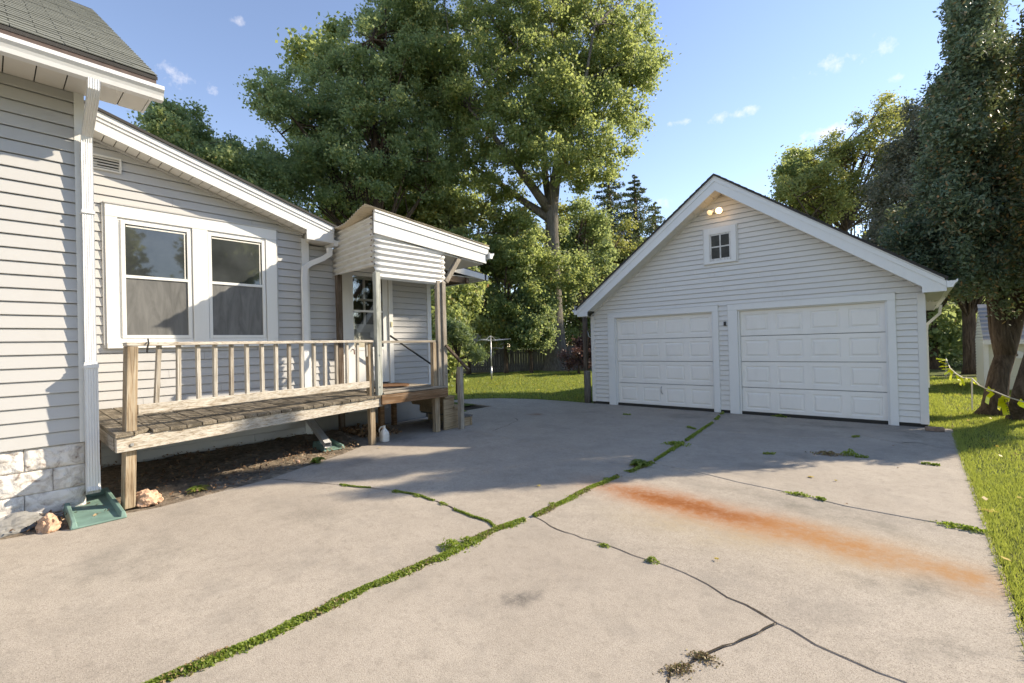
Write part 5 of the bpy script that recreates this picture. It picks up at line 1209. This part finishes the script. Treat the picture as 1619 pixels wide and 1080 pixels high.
# fallen leaves on concrete
def fleaf(label, px, py, s, mat=g_fall, group=None, z=.004):
    c = gd(px, py); a = random.uniform(0, 6.28); pts = []
    for k in range(10):
        t = 2*math.pi*k/10; r = s*(.5 if k % 2 else .28)*(1.3 if k in (0,) else 1); pts.append((c.x+r*math.cos(t+a), c.y+r*math.sin(t+a), z+.012*random.random()+.004))
    m = MB(); 
    for k in range(10): m.poly([(c.x, c.y, z+.012), pts[k], pts[(k+1) % 10]])
    o = m.build('fallen_leaf', mat); tag(o, label, 'leaf', group)
fleaf('pale yellow fallen leaf alone on the concrete left of the centre joint', 852, 769, .055); fleaf('yellow fallen leaf on the concrete above the rust stain', 1282, 755, .07)
fleaf('small yellow leaf on the concrete near the right-hand crack', 1133, 886, .035); fleaf('tiny pale leaf right of the leaf above the rust stain', 1322, 761, .04); fleaf('yellow leaf on the concrete before the middle porch post', 600, 709, .05)
fleaf('long yellow leaf lying on the grass beside the driveway edge', 1563, 809, .14); fleaf('pale leaf by the left garage door on the concrete', 1044, 648.5, .08)
for x, y, lb in [(1412, 706, 'tiny dry leaf scrap before the right garage door near the slab edge'), (1420, 741, 'tiny dry leaf scrap above the long joint near the driveway edge'), (1338, 799, 'tiny dry leaf scrap on the joint above the rust stain'), (940, 700, 'tiny dry leaf scrap in the shade left of the centre joint')]:
    fleaf(lb, x, y, .03, g_lit, 'leaf scraps on the driveway')
# litter on soil
pts = []
sa = slabs['a']; sb2 = slabs['b']
for i in range(5000):
    x = -8+rng.random()*3.0; y = -1.+rng.random()*5.2
    if inside(sa, x, y) or inside(sb2, x, y): continue
    if x > XM-.05 and False: continue
    q = gnoise((x, y, 0), 2.3, 5)
    if q < -.05 and rng.random() > .25: continue
    pts.append((x, y, .02+.03*rng.random()+(.05*max(0, min(1, (-6.9-x)/.8)))))
P = np.array(pts); li = np_mesh('leaf_litter', leaf_quads(P, np.zeros((len(P), 3)), .035, .02, 1.2), 4, g_lit); li['kind'] = 'stuff'; tag(li, 'dry brown leaf litter on the soil under the porch', 'leaf litter')
P = np.column_stack([rng.uniform(-7.9, -6.9, 500), rng.uniform(4.2, 4.9, 500), rng.uniform(0, .1, 500)]); P[:, 2] *= np.clip((-6.95-P[:, 0])/.6, 0, 1)
li = np_mesh('leaf_pile', leaf_quads(P, np.zeros((500, 3)), .08, .05, .8), 4, g_lit); li['kind'] = 'stuff'; tag(li, 'heap of dark dead leaves against the foundation under the porch', 'leaf litter')
# grass blades
def blades(P, h, w):
    n = len(P); a = rng.uniform(0, 2*math.pi, n); d = np.stack([np.cos(a), np.sin(a), np.zeros(n)], 1); lean = rng.uniform(.1, .9, n)[:, None]; b = rng.uniform(0, 2*math.pi, n); e = np.stack([np.cos(b), np.sin(b), np.zeros(n)], 1)
    hh = (h*rng.uniform(.4, 1.25, n))[:, None]; up = np.array([[0, 0, 1.]])
    return np.stack([P-d*w/2, P+d*w/2, P+e*hh*lean*.9+up*hh], 1).reshape(-1, 3)
def scatter(n, x0, x1, y0, y1, fn=None):
    P = np.column_stack([rng.uniform(x0, x1, n), rng.uniform(y0, y1, n), np.full(n, -.006)])
    if fn is not None: P = P[fn(P)]
    return P
N1 = scatter(70000, XR+.0, XR+2.2, 2.2, 7.); N2 = scatter(50000, XR, XR+3.5, 7, 12.5); N3 = scatter(30000, XR-.2, 4.5, 12, 22, lambda p: (p[:, 0] > XR) | (p[:, 1] > 17.3))
N6 = scatter(5000, .10, XR, 10.05, 17)
N4 = scatter(4000, XR-.03, XR+.06, 1, 9.6)
N5 = scatter(90000, -17, -6.1, 8.8, 21, lambda p: (p[:, 1] > 8.8+0*p[:, 0]) & ((p[:, 0] < -6.3) | (p[:, 1] < 9.9)) & ((p[:, 0]+17)/17*0+1 > 0))
bp = [ (p.x, p.y) for p in lawnL ]
xl = np.array([p[0] for p in bp]); yl = np.array([p[1] for p in bp]); od = np.argsort(xl)
N5 = N5[N5[:, 1] > np.interp(N5[:, 0], xl[od], yl[od])]
gr = np_mesh('grass', np.vstack([blades(N1, .045, .006), blades(N4, .05, .006), blades(N2, .045, .009), blades(N3, .06, .016), blades(N6, .05, .01), blades(N5, .055, .018)]), 3, g_grass); gr['kind'] = 'stuff'; tag(gr, 'short sunlit lawn grass beside and behind the driveway', 'grass')
Pl = np.vstack([scatter(160, XR, 4, 4, 22), scatter(450, -16, -6.5, 10, 21)]); Pl[:, 2] = .045
fl_ = np_mesh('fallen_leaves', leaf_quads(Pl, np.zeros((len(Pl), 3)), .055, .035, 1.5), 4, g_fall); fl_['kind'] = 'stuff'; tag(fl_, 'yellow and tan fallen leaves scattered over the lawns', 'leaves')

# ------------------------------------------------------------------ trees
def TB(px, py, d): p = atd(px, py, d); return p
# big maple on the back lawn
D0 = 26.0; b0_ = gd(881, 586)
T = lambda x, y, d=D0: atd(x, y, d)
base = Vector((b0_.x, b0_.y, 0)); D0 = float(np.dot(np.array(base)-O3, RR @ np.array([0, 0, -1.])))
T = lambda x, y, d=0: atd(x, y, D0+d)
tr = [(base+Vector((0, 0, -.1)), 1.0), (base+Vector((0, 0, .15)), .78), (T(880, 560), .58), (T(877, 500), .46), (T(875, 440), .40), (T(873, 380), .38), (T(872, 330), .36), (T(880, 270), .26), (T(885, 200), .2), (T(888, 120), .15), (T(890, 30), .1), (T(890, -60), .05)]
limbs = [[(T(870, 335), .30), (T(845, 300, -.5), .24), (T(815, 260, -1), .19), (T(780, 215, -1.5), .13), (T(740, 170, -2), .07)],
         [(T(868, 345), .28), (T(830, 320, .6), .2), (T(790, 290, 1), .15), (T(745, 262, 1), .09)],
         [(T(872, 335), .26), (T(862, 280, .5), .2), (T(858, 210, .6), .15), (T(845, 120, .5), .10), (T(830, 40, .5), .05)],
         [(T(880, 290), .2), (T(900, 220, -1), .15), (T(925, 130, -1.5), .10), (T(940, 40, -2), .05)],
         [(T(878, 280), .18), (T(905, 240, .5), .13), (T(950, 190, .5), .08), (T(1000, 140, 0), .04)],
         [(T(872, 380), .2), (T(840, 372, 1.5), .14), (T(800, 350, 2), .09), (T(760, 345, 2), .05)]]
lob = [(880, 60, 150, 150, D0, 4.5), (800, 150, 120, 120, D0-.5, 4), (960, 120, 80, 110, D0, 3), (900, 200, 110, 95, D0-2, 2.5), (780, 240, 90, 80, D0, 4), (720, 60, 90, 130, D0, 4), (690, 130, 60, 90, D0+1, 3), (760, 330, 60, 40, D0+1, 2), (1005, 95, 45, 60, D0-.5, 2), (870, -80, 130, 120, D0, 4), (990, 40, 45, 70, D0, 2), (1000, 190, 40, 40, D0, 2), (980, 125, 68, 30, D0-1, 1.5), (930, 270, 45, 45, D0, 2), (830, 345, 70, 45, D0+1, 2), (890, 420, 50, 40, D0-1.5, 1.2)]
tree('huge maple with a thick grey trunk and spreading limbs on the back lawn', 'tree', base, tr, limbs, lob, 1500, 210000, .46, .14, .115, g_maple, m_bark, seed=1., thr=-.22, nb=170)
def simple(label, px, py, d, lob, ncl, nleaf, cr, ln, wd, mat, bk, seed, thr=-.2, tr=.22, top=None, nb=50, group=None, name='tree', flat=.75, bias=2.4, up=.3, lean=0):
    b = atd(px, py, d); b.z = 0; zt = top if top is not None else atd(px, min(l[1] for l in lob), d).z
    trunk = [(b+Vector((0, 0, -.1)), tr*1.5), (b+Vector((0, 0, .3)), tr*1.1), (b+Vector((lean*.3, 0, zt*.3)), tr*.9), (b+Vector((lean*.5, .1, zt*.55)), tr*.6), (b+Vector((lean, 0, zt*.9)), tr*.15)]
    return tree(label, 'tree', b, trunk, [], lob, ncl, nleaf, cr, ln, wd, mat, bk, seed, thr, group, name, nb, flat, 10, bias, up)
simple('tall dark green maple behind the wing of the house, left of the huge maple', 600, 540, 24, [(600, 110, 75, 110, 24, 3.5), (530, 170, 80, 75, 24, 3), (660, 60, 60, 90, 25, 3), (560, 260, 110, 80, 24, 3), (450, 150, 60, 50, 23, 2), (660, 250, 80, 80, 25, 3), (470, 250, 70, 60, 24, 3), (640, 0, 60, 70, 25, 3), (700, 180, 60, 90, 26, 3)], 1150, 150000, .44, .14, .115, g_dark, m_barkb, 3., -.16, .3, nb=90)
simple('maple with pale yellowish top leaves behind the porch roof', 690, 540, 30, [(620, 330, 80, 60, 30, 3), (700, 330, 80, 60, 30, 3), (560, 330, 60, 50, 30, 3), (500, 90, 40, 30, 27, 2), (520, 60, 25, 20, 27, 1.5)], 200, 34000, .7, .24, .2, g_maple, m_barkb, 5., -.2, .25)
simple('green tree rising behind the eave of the house, farthest left', 290, 540, 21, [(285, 210, 52, 48, 21, 2.5), (255, 200, 35, 40, 21, 2), (320, 230, 35, 40, 21, 2), (370, 265, 55, 35, 22, 2), (300, 280, 70, 40, 21, 2), (400, 285, 50, 40, 22, 2), (440, 320, 55, 40, 22.5, 2), (355, 250, 40, 30, 21.5, 2)], 430, 64000, .38, .13, .11, g_dark, m_barkb, 7., -.25, .22)
# understory
simple('yellow-green young maple in front of the fence, left of the huge trunk', 800, 575, 24.5, [(790, 440, 80, 70, 24, 2), (730, 430, 60, 70, 24.5, 2), (825, 400, 40, 60, 24, 1.5), (835, 450, 20, 50, 24, 1.), (760, 500, 60, 40, 24, 1.5)], 300, 42000, .34, .14, .11, g_maple, m_barkb, 9., -.2, .1)
simple('tree with golden leaves low behind the porch roof', 740, 560, 25, [(660, 395, 70, 45, 26, 2), (730, 400, 60, 40, 26, 2), (700, 350, 60, 35, 26, 2), (790, 370, 60, 50, 26.5, 2), (745, 520, 60, 40, 24, 1.5)], 130, 22000, .5, .18, .15, g_yel, m_barkb, 11., -.15, .12)
simple('dark ivy-covered bush against the fence beside the huge trunk', 840, 580, 24.2, [(835, 520, 38, 38, 24, 1.2), (845, 490, 32, 40, 24, 1.2), (815, 530, 28, 22, 23.8, .8)], 110, 22000, .35, .14, .11, g_dark, m_barkb, 13., -.5, .08, name='bush')
b = atd(742, 600, 15.5); b.z = 0
simple('pale green shrub with pointed leaves behind the porch steps', 722, 603, 14.6, [(722, 552, 26, 28, 14.4, .5), (748, 560, 20, 12, 14.4, .4), (715, 590, 20, 20, 14.4, .5), (726, 526, 20, 10, 14.6, .4), (738, 590, 16, 14, 14.4, .4), (708, 530, 22, 26, 14.4, .5)], 110, 9000, .20, .12, .04, g_shr, m_barkb, 15., -.25, .03, name='shrub', nb=40)
simple('green hedge bush behind the porch post at the edge of the lawn', 705, 600, 18, [(705, 500, 32, 60, 18, 1.5), (700, 560, 30, 40, 17.5, 1.2), (735, 460, 35, 40, 19, 1.2)], 110, 16000, .4, .15, .12, g_maple, m_barkb, 17., -.4, .06, name='bush', nb=30)
simple('dark evergreen thicket right of the huge trunk', 920, 575, 28, [(920, 500, 40, 60, 28, 2), (905, 420, 40, 70, 29, 2), (940, 400, 40, 60, 30, 2), (930, 350, 35, 40, 30, 2)], 170, 30000, .5, .17, .13, g_dark, m_barkb, 19., -.3, .15)
simple('yellow-green tree between the huge maple and the spruces', 935, 575, 31, [(930, 470, 40, 60, 31, 2), (960, 430, 50, 60, 33, 2), (1000, 400, 40, 50, 34, 2), (900, 370, 40, 60, 31, 2)], 120, 20000, .6, .2, .16, g_yel, m_barkb, 23., -.1, .12)
simple('red-brown shrub by the garage corner behind the dark post', 915, 585, 22.5, [(915, 560, 28, 22, 22.5, 1), (945, 555, 30, 22, 23, 1), (960, 530, 20, 30, 23, 1)], 60, 9000, .3, .1, .08, g_red, m_barkb, 25., -.6, .05, name='shrub')

def spruce(label, px, top_py, base_py, d, rpx, n, mat, seed, name='spruce_tree', nl=9000, droop=.15, ln=.20, dens=1., bare=.12, group=None, rag=.35):
    b = atd(px, base_py, d); b.z = 0; top = atd(px, top_py, d); H = top.z; R_ = rpx*d/F; t = thing(name, label, 'tree', b, group); rr = random.Random(seed)
    MB().tube([b+Vector((0, 0, -.1)), b+Vector((0, 0, H*.5)), b+Vector((0, 0, H))], [R_*.09+.06, R_*.06+.03, .015], 8).build('trunk', m_barkb, t, smooth=True)
    m = MB(); P = []
    for i in range(n):
        f = (i+.5)/n; z = H*(bare+(1-bare)*f); r = R_*(1-f)**.8*rr.uniform(1-rag, 1+rag*.5)+.12; a = i*2.4+rr.uniform(-.3, .3); d_ = Vector((math.cos(a), math.sin(a), 0)); e = b+Vector((0, 0, z))+d_*r+Vector((0, 0, -droop*r+.1*r*rr.random()))
        s = b+Vector((0, 0, z)); mid = (s+e)/2+Vector((0, 0, -.05*r)); m.tube([s, mid, e+Vector((0, 0, .06*r))], [.02+.012*r, .015, .006], 4, cap=False)
        k = int(nl/n*(.35+1.3*(1-f))*dens)
        for _ in range(k):
            u = rr.random()**.7; sp = .22*r*(1-.3*u)*rr.gauss(0, .7); q = s*(1-u)+e*u+Vector((-d_.y, d_.x, 0))*sp+Vector((0, 0, rr.gauss(-.06, .09)*r*.6-.1*abs(sp))); P.append(tuple(q))
    m.build('branches', m_barkb, t); P = np.array(P)
    np_mesh('foliage', leaf_quads(P, np.zeros((len(P), 3)), ln, ln*.4, .1), 4, mat, t, b); return t
spruce('tall thin spruce left of the pair rising beyond the garage roof', 970, 256, 560, 36, 105, 120, g_spr, 1, nl=32000, ln=.20)
spruce('spruce right beside the tall thin one beyond the garage roof', 1011, 275, 560, 37, 108, 115, g_spr, 2, nl=30000, ln=.20)
spruce('short ragged spruce next to the left slope of the garage roof', 1042, 318, 560, 38, 80, 80, g_spr, 3, nl=11000, ln=.22)
spruce('low dark spruce between the huge maple and the pair of spruces', 942, 330, 565, 34, 100, 90, g_spr, 4, nl=13000, ln=.25)

# right side
simple('birch-like tree with golden leaves behind the garage roof', 1340, 540, 31, [(1400, 200, 50, 55, 31, 2.6), (1340, 250, 60, 50, 31, 3), (1290, 290, 55, 45, 31, 2.6), (1250, 290, 28, 45, 31, 2.6), (1420, 270, 50, 60, 31, 2.6), (1350, 320, 60, 40, 31, 2.6)], 460, 38000, .42, .15, .11, g_yel, m_barkb, 31., .0, .18, nb=90)
simple('green-leaved tree at the left of the golden one behind the garage', 1265, 540, 34, [(1265, 270, 42, 34, 34, 2.6), (1290, 320, 60, 40, 34, 2.6), (1240, 300, 25, 20, 34, 1.5)], 160, 22000, .5, .2, .15, g_maple, m_barkb, 33., -.15, .14)
def arbor(label, basept, lob, ncl, nl, cr, mat, seed, trunks, thr=-.5, ln=.10, nb=120, name='conifer'):
    t = thing(name, label, 'tree', basept); m = MB()
    for L in trunks: m.tube([p for p, r in L], [r for p, r in L], 12)
    m.build('trunk', m_barkb, t, smooth=True); cl = lobes_to_clusters(lob, ncl, cr, thr, seed, 2.8); m = MB(); jn = [p for L in trunks for p, r in L[2:]]
    for c in random.sample(cl, nb):
        e = Vector(c[:3]); j = min(jn, key=lambda q: (Vector(q)-e).length); m.tube(bez(j, e, (0, 0, -.2), 4), [.03, .024, .018, .012, .006], 4, cap=False)
    m.build('branches', m_barkb, t); P, d = blob_points(cl, nl, 1.5, 1.25)
    np_mesh('foliage', leaf_quads(P, d*.9, ln, ln*.4, -.1), 4, mat, t, basept); return t
dB = 8.9; b1_ = gd(1572, 656); TT = lambda x, y, d=0: atd(x, y, dB+d)
dB = float(np.dot(np.array(b1_)-O3, fwd))
main_tr = [[(b1_+Vector((-.05, 0, -.1)), .28), (b1_+Vector((.0, 0, .12)), .18), (TT(1580, 590), .145), (TT(1593, 550), .135), (TT(1607, 500), .12), (TT(1616, 440), .12), (TT(1600, 300), .10), (TT(1560, 100), .06), (TT(1545, -60), .03)],
           [(TT(1590, 560), .15), (TT(1582, 520), .12), (TT(1578, 470), .10), (TT(1555, 300), .07), (TT(1530, 100), .04)],
           [(TT(1588, 565, .3), .14), (TT(1572, 520, .3), .08), (TT(1566, 460, .4), .07), (TT(1500, 300, .6), .04)],
           ]
arbor('tall dense arborvitae with a leaning twisted trunk right of the garage', b1_,
      [(1540, 60, 48, 110, dB, .7), (1530, 200, 72, 100, dB, .9), (1545, 330, 85, 90, dB, 1.0), (1560, 410, 85, 55, dB, 1.), (1610, 400, 60, 90, dB, 1.), (1540, -20, 30, 60, dB, .5), (1455, 370, 60, 45, dB+.8, .7), (1500, 420, 70, 35, dB+.5, .7), (1590, 270, 50, 120, dB+.2, .8), (1580, 120, 30, 80, dB+.3, .5), (1500, 290, 50, 70, dB+.3, .8)], 1350, 175000, .17, g_con, 41., main_tr, ln=.085)
b2_ = gd(1640, 672); d2 = float(np.dot(np.array(b2_)-O3, fwd))
arbor('second arborvitae with bronze-tipped foliage cut off by the right edge of the photo', b2_,
      [(1648, 90, 38, 100, d2, .6), (1655, 220, 55, 110, d2, .8), (1660, 350, 70, 90, d2, .9), (1690, 430, 75, 60, d2, 1.0), (1770, 400, 90, 80, d2, 1.0)], 500, 60000, .17, leafm('bronze_conifer_foliage', [(0, (.03, .05, .022)), (.5, (.06, .08, .035)), (.85, (.14, .10, .04)), (1, (.32, .15, .03))], tf=.15), 43.,
      [[(gd(1606, 664)+Vector((0, 0, -.1)), .16), (gd(1606, 664)+Vector((.0, 0, .1)), .11), (atd(1614, 620, d2), .10), (atd(1632, 560, d2), .09), (atd(1645, 450, d2), .08), (atd(1650, 100, d2), .04)], [(b2_, .12), (atd(1650, 560, d2), .1), (atd(1655, 300, d2), .05)]], ln=.085, nb=60)
simple('brownish dark evergreen filling the gap between the golden tree and the tall arborvitae', 1440, 560, 15, [(1430, 300, 50, 90, 15, 1.4), (1460, 220, 38, 60, 15, 1.2), (1400, 360, 48, 55, 15, 1.3), (1440, 400, 70, 50, 15, 1.3), (1470, 320, 50, 80, 15, 1.3), (1390, 320, 25, 30, 15, 1)], 420, 70000, .30, .10, .05, g_pur, m_barkb, 45., -.45, .2, flat=1.)
# tall trunks behind, right
for lab, px, py, d, r in [('thick bare trunk of the tall tree beyond the garage, right one', 1535, 591, 16.5, .19), ('bare tree trunk just right of the garage corner, beyond the lawn', 1474, 583, 19, .2)]:
    b = gd(px, py); d = float(np.dot(np.array(b)-O3, fwd)); d = min(d, 22); b = atd(px, py, d); b.z = 0
    tree(lab, 'tree', b, [(b+Vector((0, 0, -.1)), r*1.5), (b+Vector((0, 0, .35)), r*1.1), (b+Vector((0, 0, 2)), r), (b+Vector((-.1, 0, 5)), r*.8), (b+Vector((0, 0, 9)), r*.4)], [], [(px, 380, 90, 60, d, 2), (px+10, 440, 60, 25, d, 2)], 90, 16000, .45, .16, .11, g_dark if px > 1500 else g_yel, m_barkb, px, -.3)

# far thicket closing the view
def thicket(name, label, pxs, d0, d1, y0, y1, ncl, nl, mat, seed, ln=.26, cr=.9):
    lob = [(x, random.uniform(y0, y1), 55, 45, random.uniform(d0, d1), 2.5) for x in pxs]; cl = lobes_to_clusters(lob, ncl, cr, -.6, seed); P, d = blob_points(cl, nl, .8)
    o = np_mesh(name, leaf_quads(P, d*.5, ln, ln*.8, .3), 4, mat); o['kind'] = 'stuff'; tag(o, label, 'thicket'); return o
thicket('far_thicket', 'dense dark woodland edge closing the view behind the fence', range(640, 1060, 26), 33, 38, 400, 540, 260, 46000, g_dark, 51.)
thicket('far_thicket', 'green woodland edge behind the roof of the house', range(150, 640, 34), 33, 38, 360, 500, 200, 22000, g_dark, 53.)
thicket('far_thicket', 'dark undergrowth beyond the lawn right of the garage', range(1440, 1760, 22), 21, 26, 455, 545, 260, 46000, g_dark, 55., ln=.2, cr=.6)
b = Vector((9., 33.1, 0)); t = thing('tree', 'very tall leafy tree beyond the right edge of the photo that shades the porch', 'tree', b)
MB().tube([b, b+Vector((0, 0, 12)), b+Vector((0, 0, 21))], [.45, .3, .1], 10).build('trunk', m_bark, t); cl = []
for _ in range(150): v = Vector([random.gauss(0, 1) for _ in range(3)]).normalized()*random.random()**.45; cl.append((b.x+v.x*2.3, b.y+v.y*2.3, 20.+v.z*4.0, .7))
P, d = blob_points(cl, 30000, .75, 1.); np_mesh('crown', leaf_quads(P, d*.5, .26, .2, .3), 4, g_maple, t, b)
# woods behind and right of the camera (seen in the window glass)
for x, y, h, lb in [(13, 3, 8, 'nearest'), (16, 10, 10, 'farthest along the lawn'), (11, -7, 9, 'behind the camera'), (19, -1, 11, 'tallest')]:
    b = Vector((x, y, 0)); t = thing('tree', 'leafy tree outside the frame reflected in the windows, '+lb+' of four', 'tree', b, 'trees reflected in the windows')
    MB().tube([b, b+Vector((0, 0, h*.6)), b+Vector((0, 0, h*.9))], [.25, .15, .05], 8).build('trunk', m_bark, t); cl = []
    for _ in range(60): v = Vector([random.gauss(0, 1) for _ in range(3)]).normalized()*random.random()**.4; cl.append((x+v.x*2.6, y+v.y*2.6, h*.68+v.z*h*.3, .7))
    P, d = blob_points(cl, 9000); np_mesh('crown', leaf_quads(P, d*.5, .3, .25, .3), 4, g_maple, t, b)
